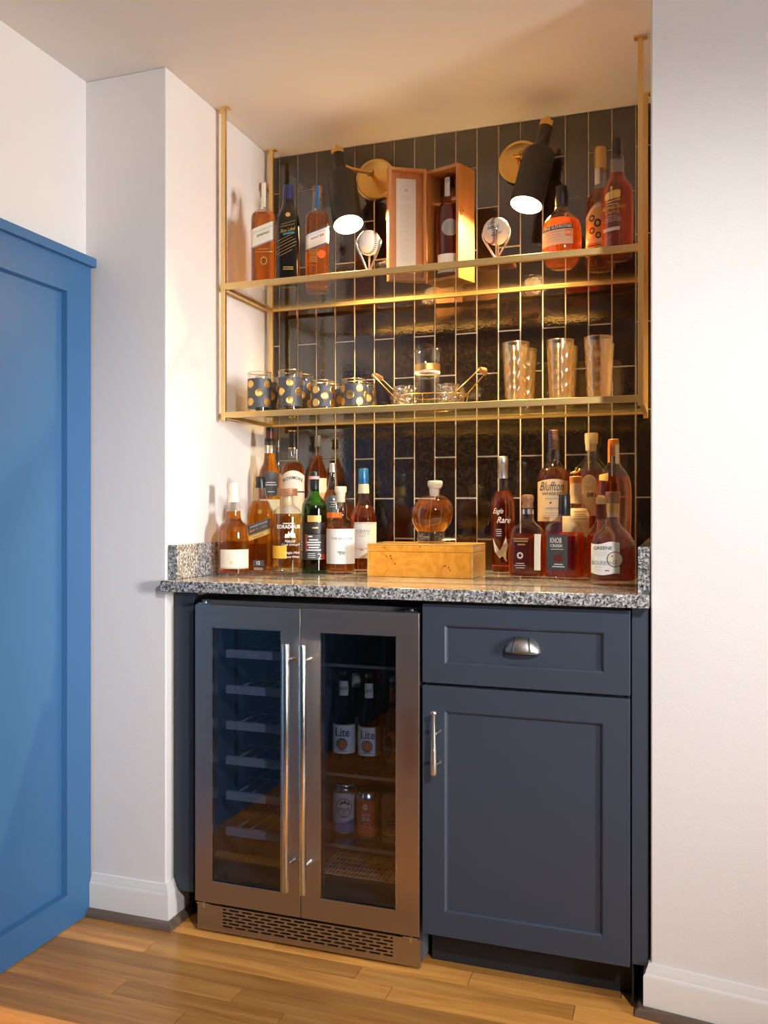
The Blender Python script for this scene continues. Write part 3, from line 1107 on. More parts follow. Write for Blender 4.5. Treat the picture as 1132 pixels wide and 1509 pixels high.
b = Bottle('whisky_bottle', 'bulb-necked whisky bottle with pale cork top and large white label', 502.0, -.305, ZTOP,
           [(846, 21), (790, 21.3), (775, 20.6), (768, 17.5), (763, 11.5), (760, 8.8), (754, 9.6), (746, 9.4), (738, 7.4), (733, 6.8), (731, 7)], liq='whisky', fill=776)
b.cap([(740, 6.4), (731, 6.8), (726, 7.4), (725.6, 8.6), (718, 8.8), (717, 8.0)], 'cap_cream', 'cork_stopper')
l = b.label(-20.9, 20.9, 779, 830, 'paper_white')
b.text('THE BALVENIE', 2, 793, 31, 3.6, 'ink_grey', l, bold=.01)
b.lines(2, 806, 14, 1, 2, 'ink_pale', l, .5)
b.poly([(-6, 812), (0, 811), (6, 812), (6.5, 815), (5, 815), (5.5, 819), (4, 816), (0, 815.5), (-1, 819), (-2, 815), (-4, 813)], 'ink_grey', 'emblem', .001, l)
b.text('14', 1, 823, 3.6, 3, 'ink_grey', l)

b = Bottle('whisky_bottle', 'amber whisky bottle with bright blue capsule and white label', 536.0, -.20, ZTOP,
           [(843, 19), (775, 19.4), (760, 19), (750, 15.5), (743, 10), (737, 7.8), (727, 7.4), (714, 7)], liq='whisky_deep', fill=745)
b.cap([(727, 8.2), (713.5, 7.7)], 'cap_cream', 'neck_band')
b.cap([(713.4, 7.4), (707, 7.2), (706.8, 7.6), (692, 7.2), (690.6, 6.4)], 'cap_blue', 'capsule')
l = b.label(-13.5, 18.6, 769.5, 822, 'paper_white')
b.text('OBAN', -1, 782, 19, 4.4, 'ink_grey', l, bold=.01)
b.text('LITTLE', -1, 786.2, 18, 2.4, 'ink_grey', l)
b.text('BAY', -1, 789.4, 10, 2.2, 'ink_grey', l)
b.label(-12, 18, 807.3, 807.9, 'ink_grey', 'label_border', .0009, l)
b.lines(-3, 809.6, 9, 1, 2, 'label_orange', l, 1.6)
b.label(-12, 18, 771, 771.6, 'ink_grey', 'label_border', .0009, l)

# ---- counter, left group, back row
b = Bottle('whisky_bottle', 'tall whisky bottle with black oval label and maroon banded cap, beside left wall', 397.6, -.19, ZTOP,
           [(833, 17.5), (715, 17.6), (702, 17.0), (692, 14.5), (683, 10.0), (675, 8.6), (656, 8.3), (648, 7.4)], liq='whisky', fill=668)
b.cap([(656, 7.9), (648, 7.7), (646, 6.4)], 'cap_black', 'neck_ring')
b.cap([(646, 5.9), (636, 5.7)], 'cap_maroon', 'capsule')
b.cap([(635.9, 5.9), (630.5, 5.7), (629.8, 5.0)], 'cap_black')
l = b.label(-9, 13, lambda x: 695 + .035 * (x - 2) ** 2, lambda x: 732 - .035 * (x - 2) ** 2, 'label_charcoal')
b.lines(2, 711.5, 18, 2, 3.4, 'ink_pale', l, 1.5)
b.lines(2, 725, 12, 1, 2, 'ink_white', l, .7)
b.label(-15, 15, 736, 800, 'paper_cream', 'lower_label')

b = Bottle('whisky_bottle', 'whisky bottle with gold-ringed black capsule and white arched label', 431.8, -.105, ZTOP,
           [(834, 17.4), (705, 17.6), (692, 17.2), (685, 14), (680, 8.5), (675, 7), (662, 6.8), (655, 6.6)], liq='whisky_deep', fill=682)
b.cap([(662, 6.9), (636.5, 6.3)], 'cap_black', 'capsule')
b.cap([(661.5, 7.1), (659.8, 7.1)], 'gold', 'gold_ring')
b.cap([(636.4, 6.5), (634.6, 6.4), (634, 5.6)], 'gold', 'gold_ring')
l = b.label(-16.8, 16.8, lambda x: 694 + .026 * x * x, 760, 'paper_white')
b.text('BOWMORE', 0, 704.5, 29, 5, 'ink_black', l, bold=.01, arc=4.0)
b.lines(0, 712, 14, 3, 2.4, 'ink_pale', l, .6)
b.label(-16.8, 16.8, 724, 726, 'label_black', 'label_border', .0009, l)

b = Bottle('whisky_bottle', 'slim-necked whisky bottle with grey cap and white label, against the tiles', 468.3, -.085, ZTOP,
           [(826, 15.5), (715, 15.6), (700, 15), (690, 12), (680, 8.0), (670, 6.6), (656, 5.2), (650, 4.8)], liq='whisky_deep', fill=672)
b.cap([(658, 5.0), (642.6, 4.6), (642, 4.0)], 'cap_grey')
l = b.label(-12, 13, 705, 745, 'paper_white')
b.label(4, 13, 726, 742, 'paper_peach', 'label_panel', .0009, l)

b = Bottle('whisky_bottle', 'small-shouldered whisky bottle with grey cap and round dark label', 490.6, -.155, ZTOP,
           [(834, 15.5), (745, 15.6), (733, 14.6), (725, 11.5), (717, 7.4), (710, 6.0), (696, 5.6), (692, 5.2)], liq='whisky', fill=722)
b.cap([(696, 5.8), (683.6, 5.1), (683, 4.5)], 'silver_satin')
l = b.disc(1, 743, 11, 'label_teal', 'label', .0006, None, 13)
b.lines(1, 740, 12, 3, 3.4, 'ink_pale', l, 1.0)
b.label(-11, 13, 755, 763, 'label_orange', 'lower_label')

# ---- right group
b = Bottle('whiskey_bottle', 'slender dark whiskey bottle with silver capsule and white script print', 741.5, -.165, ZTOP,
           [(847, 17.4), (760, 17.8), (742, 17.4), (732, 15), (725, 10.5), (720, 7.6), (712, 7.0), (690, 6.8)], liq='whisky_red', fill=724)
b.cap([(705, 7.5), (686, 7.3), (685.6, 7.6), (674, 7.1), (672.6, 6.2)], 'silver_satin', 'capsule')
b.text('Eagle', -7, 754, 15, 10, 'ink_white', None, shear=.5)
b.text('Rare', 1, 766, 20, 9, 'ink_white', None, shear=.4, bold=.01)
b.lines(-6, 780, 9, 4, 3, 'ink_pale', None, .9)
b.poly([(-15, 792), (-10, 803), (-5, 811), (-1, 804), (2, 796), (4, 790), (5, 796), (7, 803), (5, 812), (4, 820), (6, 827), (2, 824), (0, 818), (-5, 822), (-12, 812)], 'ink_pale', 'emblem')
b.poly([(-1, 814), (3, 813), (5, 818), (3, 822), (-1, 819)], 'ink_white', 'emblem')
b.label(-16, 16, 832, 833.4, 'label_red', 'label_stripe')

b = Bottle('whiskey_bottle', 'broad flask-shaped whiskey bottle with turned wooden ball stopper', 777.5, -.285, ZTOP,
           [(851, 26), (835, 26.6), (800, 26.2), (785, 24.5), (777, 19), (771, 12), (766, 8.6), (757, 8.8), (752, 8.4)], liq='whisky_deep', fill=786, n=4.5, q=.62, rot=-.30, base_px=3)
b.cap([(757.5, 9.2), (750.5, 9.0)], 'silver', 'collar')
b.cap([(750.4, 5.5), (748, 8.4), (744, 8.2), (741.5, 7.6), (737, 9.2), (732, 9.2), (729.4, 7.4), (728.6, 4)], 'wood_stopper', 'stopper')
b.lines(-5, 793.5, 24, 2, 3.6, 'gold_print', None, 2.2)
b.lines(-4, 802, 18, 1, 3, 'gold_print', None, 2.2)
b.disc(-6, 818, 4.6, 'ink_pale', 'emblem', .001, None, 4.8, .55)
b.lines(-6, 829.5, 20, 2, 3, 'ink_pale', None, .9)
b.lines(-6, 836, 14, 1, 3, 'ink_pale', None, .8)
b.label(15, 23.5, 786.5, 839, 'paper_cream', 'side_label')

b = Bottle('whiskey_bottle', 'whiskey bottle with corked neck and large tan script label, behind ball-stoppered flask', 815.6, -.095, ZTOP,
           [(845, 22.5), (725, 23), (705, 22.6), (695, 20), (687, 14), (682, 9.6), (672, 8.8), (652, 8.2), (642, 7.6)], liq='whisky_deep', fill=690)
b.cap([(662, 5.6), (648, 5.8), (647.8, 6.8), (634.6, 6.8), (634, 6.2)], 'wood_stopper', 'cork_stopper')
b.label(-6.6, -1.8, lambda x: 634.6, 662, 'cap_navy', 'tax_strip', .0014)
l = b.label(-22.4, 20, lambda x: 706.5 + .008 * x * x, 768, 'paper_tan')
b.text('Bluffton', -2, 717, 34, 13, 'ink_black', l, shear=.35)
b.text('WHISKEY', -2, 728, 29, 4.6, 'ink_black', l, bold=.015)
b.lines(-3, 735, 22, 1, 3, 'ink_grey', l, 1.6)
b.disc(-4, 741, 1.4, 'ink_black', 'emblem', .001, l)
b.lines(-2, 749, 26, 1, 3, 'ink_grey', l, 2.4)
b.lines(-3, 756, 26, 3, 3.4, 'ink_grey', l, .9)

b = Bottle('whiskey_bottle', 'rectangular whiskey bottle with black cap and charcoal label, in the right-hand row', 832.0, -.30, ZTOP,
           [(855, 26.2), (840, 26.6), (785, 26.4), (774, 24), (768, 17), (763, 9.6), (757, 8.6), (750, 8.4)], liq='whisky_red', fill=784, n=6, q=.62, rot=-.42, base_px=3)
b.cap([(760.5, 8.9), (752, 8.6), (751.8, 8.9), (729.4, 8.2), (728.2, 7.4)], 'cap_black')
l = b.label(-21, 12, 787.5, 840, 'label_charcoal')
b.text('KNOB', -6, 796, 18, 8, 'ink_pale', l, bold=.02)
b.text('CREEK', -5, 803.8, 20, 4.2, 'ink_pale', l, bold=.02)
b.lines(-4, 809, 26, 1, 3, 'ink_pale', l, .8)
b.label(-9, 4, 817, 827, 'cap_maroon', 'label_panel', .0008, l)
b.lines(-2, 831, 22, 2, 3.4, 'ink_pale', l, 1.4, 2)

b = Bottle('whiskey_bottle', 'round whiskey bottle with gold figure stopper and tan labels', 848.6, -.185, ZTOP,
           [(845, 20), (825, 24), (790, 25), (765, 24), (752, 19), (745, 12), (738, 9), (715, 8.4), (706, 8)], liq='whisky_deep', fill=748)
b.label(-8.6, 8.6, 712, 742, 'paper_tan', 'neck_label', .0009)
b.label(-20, 22, 749, 790, 'paper_tan', 'label')
b.lines(6, 754, 26, 4, 3.4, 'cap_maroon', None, .8)
b.cap([(712, 8.9), (706, 8.7), (703, 9.2), (702, 8.4)], 'cap_amber', 'stopper')
m = MB()
k = b.k
hz = b.h(702)
for (x, z, r1) in ((-3.5, 0, .9), (3.5, 0, .9)):
    m.tube([(x * k, 0, hz), ((x * .7) * k, 0, hz + 5 * k)], r1 * k, 6)
m.tube([(-5 * k, 0, hz + 5.5 * k), (0, 0, hz + 6.5 * k), (4 * k, 0, hz + 7 * k), (6 * k, 0, hz + 10.5 * k), (8.2 * k, 0, hz + 9.4 * k)], [1.6 * k, 2 * k, 2 * k, 1.5 * k, .8 * k], 8)
m.tube([(0, 0, hz + 7 * k), (.6 * k, -.6 * k, hz + 11 * k), (1.6 * k, -.6 * k, hz + 13.4 * k)], [1.6 * k, 1.7 * k, 1.3 * k], 8)
m.tube([(-5 * k, 0, hz + 6 * k), (-8 * k, 0, hz + 4 * k)], [.8 * k, .4 * k], 6)
o = m.build('rider_figure', 'gold', b.root, 60)
o['label'] = 'small gold rider figure on stopper'

b = Bottle('whiskey_bottle', 'wide-shouldered whiskey bottle with tan cork, cream tax strip and arched label', 871.6, -.062, ZTOP,
           [(842, 24), (715, 25), (700, 24.6), (690, 21.5), (681, 15), (675, 9.6), (668, 8.6), (655, 8.4)], liq='whisky_deep', fill=694)
b.cap([(665, 7.0), (655, 7.4), (654.8, 9.2), (640, 9.7), (638.4, 8.8)], 'cork', 'cork_stopper')
b.label(-8.4, -2.6, 641, 664, 'paper_cream', 'tax_strip', .0024)
l = b.label(-13, 7, lambda x: 700 + .07 * (x + 3) ** 2, 760, 'paper_tan')
b.lines(-3, 707, 9, 2, 3, 'ink_grey', l, .9)
b.text('081', 0, 729.5, 13, 6.5, 'ink_black', l, bold=.02)
b.lines(-3, 718, 14, 2, 3, 'ink_grey', l, .9)

b = Bottle('whiskey_bottle', 'tall oval amber whiskey bottle with orange-topped cap, next to right-hand wall', 904.4, -.195, ZTOP,
           [(846, 20), (800, 24), (740, 26), (715, 25), (702, 22), (692, 16), (686, 10.5), (680, 8.8), (665, 8.4), (659, 8.2)], liq='whisky_deep', fill=702, n=2.3, q=.72)
b.cap([(672, 7.2), (660, 7.4), (659.8, 8.0), (655, 8.2), (654.8, 7.6), (648, 7.4), (647, 6.4)], 'cap_amber', 'stopper')
b.label(-8.2, -5.0, 650, 682, 'label_orange', 'tax_strip', .0016)
b.label(2.4, 7.0, 656, 684, 'paper_cream', 'tax_strip', .0016)
l = b.label(-24.5, -7.5, lambda x: 699 - .2 * (x + 16), lambda x: 710 + .1 * x, 'paper_gold', 'label')

b = Bottle('whiskey_bottle', 'short whiskey bottle with pale cork and maroon neck foil, half hidden at the back', 885.8, -.275, ZTOP,
           [(852, 21), (800, 22), (788, 21), (780, 16), (773, 9.5), (766, 7), (750, 6.7), (743, 6.6)], liq='whisky_deep', fill=785)
b.cap([(766, 7.2), (743, 6.9)], 'cap_maroon', 'neck_foil')
b.cap([(742.9, 7.2), (735, 7.3), (733, 6.6), (731, 5.0), (730, 4.2)], 'cork', 'cork_stopper')

b = Bottle('whiskey_bottle', 'broad-shouldered whiskey bottle with wavy white label and wooden stopper, beside granite upstand', 903.2, -.455, ZTOP,
           [(862, 31.5), (845, 32.4), (812, 32.4), (797, 30), (785, 23), (777, 14), (770, 9.4), (764, 8.5), (755, 8.5), (746, 8.6)], liq='whisky_dark', fill=809, base_px=7, n=2.3, q=.8)
b.cap([(762, 7.8), (746, 8.2)], 'cork', 'cork_plug')
b.cap([(754.5, 9.2), (742, 9.2)], 'cap_gold', 'neck_band')
b.cap([(741.9, 9.4), (735.5, 9.8), (735.3, 10.2), (726, 10.5), (724.6, 9.6)], 'wood_stopper', 'stopper')
l = b.label(-32, 9.5, lambda x: 799.5 + 1.7 * math.sin((x + 32) / 6.5) - .035 * (x + 12), lambda x: 845 + 1.8 * math.sin((x + 28) / 7.5) + .03 * x, 'paper_white')
b.text('GREENE', -14, 807, 26, 5, 'ink_black', l, bold=.01, slant=.02)
b.lines(-16, 812.5, 26, 3, 2.6, 'ink_pale', l, .7, 5)
b.text('BOURBON', -14.5, 828.5, 29, 6, 'ink_grey', l, bold=.01)
b.lines(-20, 834.5, 14, 2, 4.5, 'ink_pale', l, .9)
b.lines(-8, 839.5, 9, 1, 3, 'label_red', l, 1.6)
b.disc(3, 823, 11.4, 'paper_cream', 'seal', .0012, l)
b.disc(3, 823, 11.4, 'label_charcoal', 'seal_ring', .0016, l, None, .90)
b.lines(3, 824.5, 8, 3, 2.6, 'ink_grey', l, 1.0, off=.0018)
b.poly([(-2, 817.5), (0, 817.5), (0, 819.6), (-2, 819.6)], 'label_red', 'seal_mark', .0018, l)

# ---- burl box and globe decanter
bx0 = on_z(541, 850, ZT_C).x
BXW, BXD, BXH = .296, .172, .0905
kb = thing('keepsake_box', 'burl wood veneer box with pale edge banding on the granite counter', 'box', (.456 + BXW / 2, -.383 + BXD / 2, ZTOP))
zs = .0685
box('body', 'burl', kb, -BXW / 2 + .006, -BXD / 2, 0, BXW / 2 - .006, BXD / 2 - .001, zs, 0)
box('lid', 'burl', kb, -BXW / 2 + .006, -BXD / 2, zs + .0008, BXW / 2 - .006, BXD / 2 - .001, BXH - .004, 0)
box('end_panel', 'maple_edge', kb, -BXW / 2, -BXD / 2 - .0004, 0, -BXW / 2 + .0055, BXD / 2, zs, .0008)
box('end_panel', 'maple_edge', kb, BXW / 2 - .0055, -BXD / 2 - .0004, 0, BXW / 2, BXD / 2, zs, .0008)
box('lid_top', 'maple_edge', kb, -BXW / 2, -BXD / 2 - .0004, BXH - .0035, BXW / 2, BXD / 2, BXH, .0008)
box('lid_end', 'maple_edge', kb, -BXW / 2, -BXD / 2 - .0004, zs + .0008, -BXW / 2 + .0055, BXD / 2, BXH - .004, .0005)
box('lid_end', 'maple_edge', kb, BXW / 2 - .0055, -BXD / 2 - .0004, zs + .0008, BXW / 2, BXD / 2, BXH - .004, .0005)

ZBOX = ZTOP + BXH + .0004
b = Bottle('globe_decanter', 'round globe decanter of amber whisky with pale stopper on burl box', 635.0, -.295, ZBOX,
           [(799, 20.4), (791, 20.6), (785, 20.2), (782, 21), (775, 27), (765, 30.2), (757, 31), (748, 30), (739, 25.5), (733, 18.5), (730, 12), (728, 9), (722, 8.4), (716, 8.6)],
           liq='whisky', fill=737, base_px=17, smooth=2, lean=lambda z: max(0.0, z - .045) * .10, cat='decanter')
rings = [(.0015, b.radius(.004) - .0012), (14 * b.k, b.radius(14 * b.k) - .0016)]
b.loft('glass_base', 'thick_glass', rings)
b.cap([(731, 6.6), (720, 7.2)], 'cap_cream', 'cork_plug')
b.cap([(719.9, 8.0), (716, 10.8), (710, 11), (708.4, 9.8)], 'cap_cream', 'stopper')

# ------------------------------------------------------------------ brass shelf unit
ZU, ZLO = 1.7478, 1.3738
PXL, PXR, PYF, PYB = .027, 1.1768, -.413, -.070
T = .0066
su = thing('hanging_shelf_unit', 'brass ceiling-hung shelf frame with two glass shelves', 'shelf', (0, 0, 0))
for (x, y, w) in ((PXL, PYF, T), (PXR, PYF, T), (PXL, PYB, T), (PXR, PYB, T)):
    box('post', 'brass_shelf', su, x - w, y - w, ZLO - .018, x + w, y + w, ZC - .004, .0012)
    box('ceiling_flange', 'brass_shelf', su, x - .016, y - .010, ZC - .005, x + .016, y + .012, ZC, .001)
for z in (ZU, ZLO):
    h = .0085
    box('front_bar', 'brass_shelf', su, PXL + T, PYF - T, z - h, PXR - T, PYF + T, z + h, .0012)
    box('back_bar', 'brass_shelf', su, PXL + T, PYB - T, z - .0065, PXR - T, PYB + T, z + .0065, .0012)
    for x in (PXL, PXR):
        box('side_bar', 'brass_shelf', su, x - T, PYF + T, z - h, x + T, PYB - T, z + h, .0012)
    g = box('glass_shelf', 'glass_shelf', su, PXL + T + .0005, PYF + T + .0005, z - .003, PXR - T - .0005, PYB - T - .0005, z + .003)
SU_, SL_ = ZU + .0033, ZLO + .0033

# ------------------------------------------------------------------ wall sconces


def sconce(label, plate, top, bot, rod_u, tilt_side):
    """plate: centre on wall; top, bot: ends of the shade axis"""
    t = thing('wall_sconce', label, 'wall lamp', plate, 0, 'pair of brass and black wall sconces')
    P = Vector(plate)
    rotY = Matrix.Rotation(PI / 2, 4, 'X')
    MB().lathe([(.0660, .0), (.0660, .008), (.0645, .012), (.058, .0135), (.056, .0125), (.012, .0135)], 48, M=rotY).build('backplate', 'brass', t, 40)
    top, bot = Vector(top) - P, Vector(bot) - P
    ax = (bot - top); L = ax.length; ax.normalize()
    q = ax.to_track_quat('Z', 'Y').to_matrix().to_4x4()
    M = Matrix.Translation(top) @ q          # local z runs from the cap down to the opening
    nr, br = .0185, .0455
    outer = [(nr, .018), (nr, .078), (nr + .003, .083), (br - .010, .094), (br - .003, .101), (br - .001, .110), (br, L)]
    MB().lathe(outer, 48, False, False, M).build('shade', 'shade_black', t, 40)
    sh = t.children[-1]
    inner = [(br - .0022, L), (br - .0032, .112), (br - .012, .098), (.010, .090)]
    MB().lathe(inner, 48, False, True, M).build('shade_lining', 'shade_lining', sh, 40)
    MB().lathe([(br, L), (br + .0006, L + .0008), (br - .0024, L + .0008), (br - .0022, L)], 48, False, False, M).build('shade_rim', 'shade_black', sh, 40)
    MB().lathe([(.006, 0), (nr + .0012, .001), (nr + .0012, .018), (nr, .0182)], 32, True, False, M).build('cap', 'brass', sh, 40)
    MB().lathe([(.004, -.017), (.0072, -.015), (.0072, .001)], 20, True, False, M).build('finial', 'brass', sh, 40)
    MB().lathe([(.001, L - .020), (.012, L - .023), (.024, L - .032), (.031, L - .046), (.031, L - .06), (.020, L - .085), (.012, L - .10)], 28, True, True, M).build('bulb', 'bulb_glow', t, 60)
    # arm: short hub off the plate, a knuckle, then a rod to the neck of the shade
    hub = Vector((0, -.060, .004))
    neck = top + ax * .062
    out = (hub - neck); out.normalize()
    end = neck + out * (nr - .002)
    m = MB()
    m.tube([(0, -.012, 0), (0, -.030, .002), hub], [.0085, .0065, .0065], 16)
    m.lathe([(.006, -.011), (.0095, -.009), (.0095, .009), (.006, .011)], 20, M=Matrix.Translation(hub) @ Matrix.Rotation(PI / 2, 4, 'Y'))
    m.build('hub', 'brass', t, 40)
    e2 = end + out * .022
    MB().tube([hub, e2, end], [.0058, .0062, .0105], 16).build('arm', 'brass', t, 40)
    return t


sconce('brass wall sconce with matt black bottle-shaped shade, between whisky bottles and open box', (.363, -.0045, 2.1488),
       on_y(497, 222, -.135), on_y(513.5, 331, -.215), 511, 1)
sconce('brass wall sconce with matt black bottle-shaped shade, above signed ball and round-shouldered bottle', (.8184, -.0045, 2.1424),
       on_y(806.5, 180, -.135), on_y(775.5, 302, -.205), 790, -1)

# ------------------------------------------------------------------ upper shelf things
sl = .38
b = Bottle('whisky_bottle', 'square whisky bottle with slanted cream label and wooden cap on the upper shelf', 388.8, -.352, SU_,
           [(414, 17.4), (330, 17.8), (320, 17.2), (314, 13.5), (309, 8.6), (302, 7.0), (290, 6.8), (281, 7.2)], liq='whisky', fill=316, n=6, rot=-.12)
b.cap([(290, 5.4), (281, 6.2), (280.8, 7.6), (272, 7.6), (271, 7.0)], 'wood_stopper', 'stopper')
b.label(-2.5, 4, 272, 308, 'paper_cream', 'tax_strip', .0022)
l = b.label(-16.6, 17.2, lambda x: 337 - sl * x, lambda x: 364 - sl * x, 'paper_cream')
b.text('JOHN WALKER & SONS', 1, 343.5, 29, 3.0, 'ink_grey', l, slant=sl)
b.text('SPRING', 1, 350, 18, 3.6, 'ink_black', l, slant=sl, bold=.01)
b.lines(1, 357, 16, 1, 3, 'ink_pale', l, .7, slant=sl)
b.label(-16.6, 17.2, lambda x: 363 - sl * x, lambda x: 365 - sl * x, 'label_grey', 'label_border', .0007, l)
b.lines(2, 372, 26, 2, 4, 'gold_print', None, .9)
b.disc(2, 389, 5, 'cap_gold', 'emblem', .001, None, 6, .7)

b = Bottle('whisky_bottle', 'dark blue-black square whisky bottle with navy capsule and gold print', 424.8, -.345, SU_,
           [(414, 17.0), (335, 17.4), (324, 16.6), (315, 13), (305, 9.0), (296, 7.4), (285, 7.0), (278, 7.0)], glass='glass_black', liq='whisky_dark', fill=320, n=5, rot=-.06)
b.cap([(295, 7.8), (275, 7.2), (273.4, 6.2)], 'cap_navy', 'capsule')
b.disc(.5, 321, 3.6, 'gold_print', 'emblem')
b.text('Blue Label', .5, 343.5, 21, 5.5, 'gold_print', None, slant=.22, shear=.2)
b.text('JOHNNIE WALKER', 0, 337.4, 21, 2.2, 'gold_print', None, slant=.22)
b.lines(1.5, 348.8, 22, 1, 3, 'teal_print', None, 2.6, 1, slant=.22)
b.lines(1, 333, 30, 1, 3, 'gold_print', None, .5, 1, slant=.3)
b.lines(-2, 354, 30, 6, 4.6, 'gold_print', None, .45, 2, slant=.5)
b.lines(1, 398, 16, 2, 3, 'gold_print', None, 1.2, 3)

b = Bottle('whisky_bottle', 'square whisky bottle with slanted white and blue label and orange dot', 467.6, -.24, SU_,
           [(432, 17.2), (335, 17.5), (322, 17.0), (316, 13.5), (311, 8.6), (304, 7.0), (292, 6.7), (284, 6.9)], liq='whisky', fill=318, n=6, base_px=6)
b.cap([(292, 5.2), (284, 6.0), (283.8, 7.2), (276, 7.0), (275, 6.4)], 'wood_stopper', 'stopper')
b.label(-2.4, 2.8, 276, 309, 'cap_blue', 'tax_strip', .0020)
l = b.label(-16.8, 17.0, lambda x: 344 - sl * x, lambda x: 369 - sl * x, 'paper_white')
b.label(-16.8, 17.0, lambda x: 344 - sl * x, lambda x: 345.4 - sl * x, 'cap_blue', 'label_border', .0008, l)
b.label(-16.8, 17.0, lambda x: 367 - sl * x, lambda x: 369 - sl * x, 'cap_blue', 'label_border', .0008, l)
b.text('JOHN WALKER & SONS', 0, 348.5, 29, 2.8, 'ink_grey', l, slant=sl)
b.text('WINTER', 0, 354, 20, 3.6, 'ink_navy', l, slant=sl, bold=.01)
b.lines(0, 360, 18, 2, 3, 'ink_pale', l, .6, slant=sl)
b.disc(6, 379, 6, 'label_orange', 'sticker')
b.lines(-6, 373, 16, 8, 2.4, 'gold_print', None, .6, 9)

# balls on bat-shaped stands


def ball_stand(label, u, v0, r_px, Y, rot, signed, cat_label, srot=0.0):
    P = on_y(u, v0, Y)
    k = depth_at(P.x, Y) / F
    r = r_px * k
    zb = SU_ + (.0105 if signed else 0)
    s = thing('ball_stand', label, 'stand', (P.x, Y, zb), rot + srot, 'silver stands for balls on the upper shelf')
    hb = P.z - zb - r                    # height of the underside of the ball
    MB().lathe([(.021, 0), (.021, .0025), (.017, .004), (.009, .0055), (.006, .009)], 28).build('base', 'silver', s, 40)
    for j in range(3):
        a = 2 * PI * j / 3 + PI / 2 + PI
        c, d = math.cos(a), math.sin(a)
        rr = r + .0045
        zb0 = .007
        te = math.asin(min(.98, rr / (P.z - zb - zb0)))     # straight run from the base to where it meets the ball
        pts, rad = [(.001 * c, .001 * d, zb0)], [.0026]
        e0 = -te
        for e in (e0, e0 * .66, e0 * .33, 0, .10):
            pts.append((rr * math.cos(e) * c, rr * math.cos(e) * d, P.z - zb + rr * math.sin(e)))
        rad += [.0036, .0041, .0044, .0044, .0030]
        MB().tube(pts, rad, 10).build('bat_prong', 'silver', s, 60)
    ball = thing('baseball', cat_label, 'ball', (P.x, Y, P.z), rot, None)
    v, f = [], []
    n, mm = 32, 18
    prof = [(max(1e-5, r * math.cos(-PI / 2 + PI * i / mm)), r * math.sin(-PI / 2 + PI * i / mm)) for i in range(mm + 1)]
    MB().lathe(prof, n).build('cover', 'leather_ball', ball, 80)
    # seam: the usual figure-of-eight curve, stitches either side
    sm = MB()
    N = 640
    full = []
    for i in range(N + 1):
        t = 2 * PI * i / N
        full.append(Vector((.72 * math.cos(t) + .28 * math.cos(3 * t), .72 * math.sin(t) - .28 * math.sin(3 * t), 2 * math.sqrt(.72 * .28) * math.sin(2 * t))).normalized())
    R = Matrix.Rotation(math.radians(-52), 3, 'Z') @ Matrix.Rotation(.25, 3, 'Y') if not signed else Matrix.Rotation(-PI / 2 - .25, 3, 'Z') @ Matrix.Rotation(.15, 3, 'X')
    full = [R @ p for p in full]
    for i in range(0, len(full) - 1, 9):
        p = full[i]; d = (full[i + 1] - p)
        if d.length > .2 or d.length < 1e-6: continue
        d.normalize(); sd = p.cross(d).normalized()
        for sg in (-1, 1):
            a = (p + d * .022) * (r + .0002); bq = (p - d * .03 + sd * sg * .115).normalized() * (r + .0002)
            sm.tube([a, bq], .0012, 4)
    sm.build('seam_stitching', 'stitch_red', ball)
    if signed:
        for body, dx_, dz_, w, h, sh_ in (('12.04', -.36, .40, .5, .20, .2), ('Sam', -.42, .06, .46, .24, .3), ('G', .12, .12, .16, .24, .2), ('60', -.2, -.46, .3, .2, .2), ('ur', .28, -.34, .28, .16, .2)):
            vv, ff = text_mesh(body, sh_)
            out = []
            for a, c in vv:
                x, z = (dx_ + a * w) * r, (dz_ + c * h + a * w * .15) * r
                y = -math.sqrt(max(1e-8, (r + .0004) ** 2 - x * x - z * z))
                out.append((x, y, z))
            MB().add(out, ff).build('ink_signature', 'ink_black', ball)
    return s


ball_stand('silver stand of three bat-shaped prongs under the unmarked ball', 543.6, 358, 18.1, -.370, .25, False,
           'clean white leather baseball with dark red stitching on silver prongs', PI / 3)
pq = on_y(731, 400, -.335)
pl = thing('display_plinth', 'small reddish-brown wooden plinth under the signed ball', 'plinth', (pq.x, -.345, SU_))
MB().box(-.050, -.040, 0, .050, .040, .0100).build('block', 'plaque_wood', pl, None, .0015)
ball_stand('silver stand of three bat-shaped prongs under the signed ball', 731.7, 341, 20, -.345, .18, True,
           'white leather baseball signed in black ink on silver prongs')

# open presentation box with bottle
hx_, hy_ = .5813, -.2275
ang = math.atan2(-.266 + .2275, .687 - .5813)
BW, BD, BH = .1125, .084, .322
pbx = thing('presentation_box', 'open upright wooden presentation case with hinged lid and paper certificate', 'box', (hx_, hy_, SU_), ang)
t_ = .0085
m = MB()
m.box(0, 0, 0, t_, BD, BH).box(BW - t_, 0, 0, BW, BD, BH)
m.box(t_, 0, 0, BW - t_, BD, t_).box(t_, 0, BH - t_, BW - t_, BD, BH)
m.box(t_, BD - .005, t_, BW - t_, BD, BH - t_)
m.build('case', 'box_wood', pbx)
# neck cradle shelf with round cut-out
zc_ = .222
poly = [(t_, .006)]
for k in range(13):
    a = PI + PI * k / 12
    poly.append((BW / 2 + .030 * math.cos(a), .006 - .024 * math.sin(a)))
poly += [(BW - t_, .006), (BW - t_, BD - .006), (t_, BD - .006)]
MB().prism(poly, zc_, zc_ + .008).build('neck_cradle', 'box_wood', pbx)
ld_ang = math.atan2(-.290 + .2275, .482 - .5813) - ang
M = Matrix.Rotation(ld_ang, 4, 'Z')
LW = .115
m = MB()
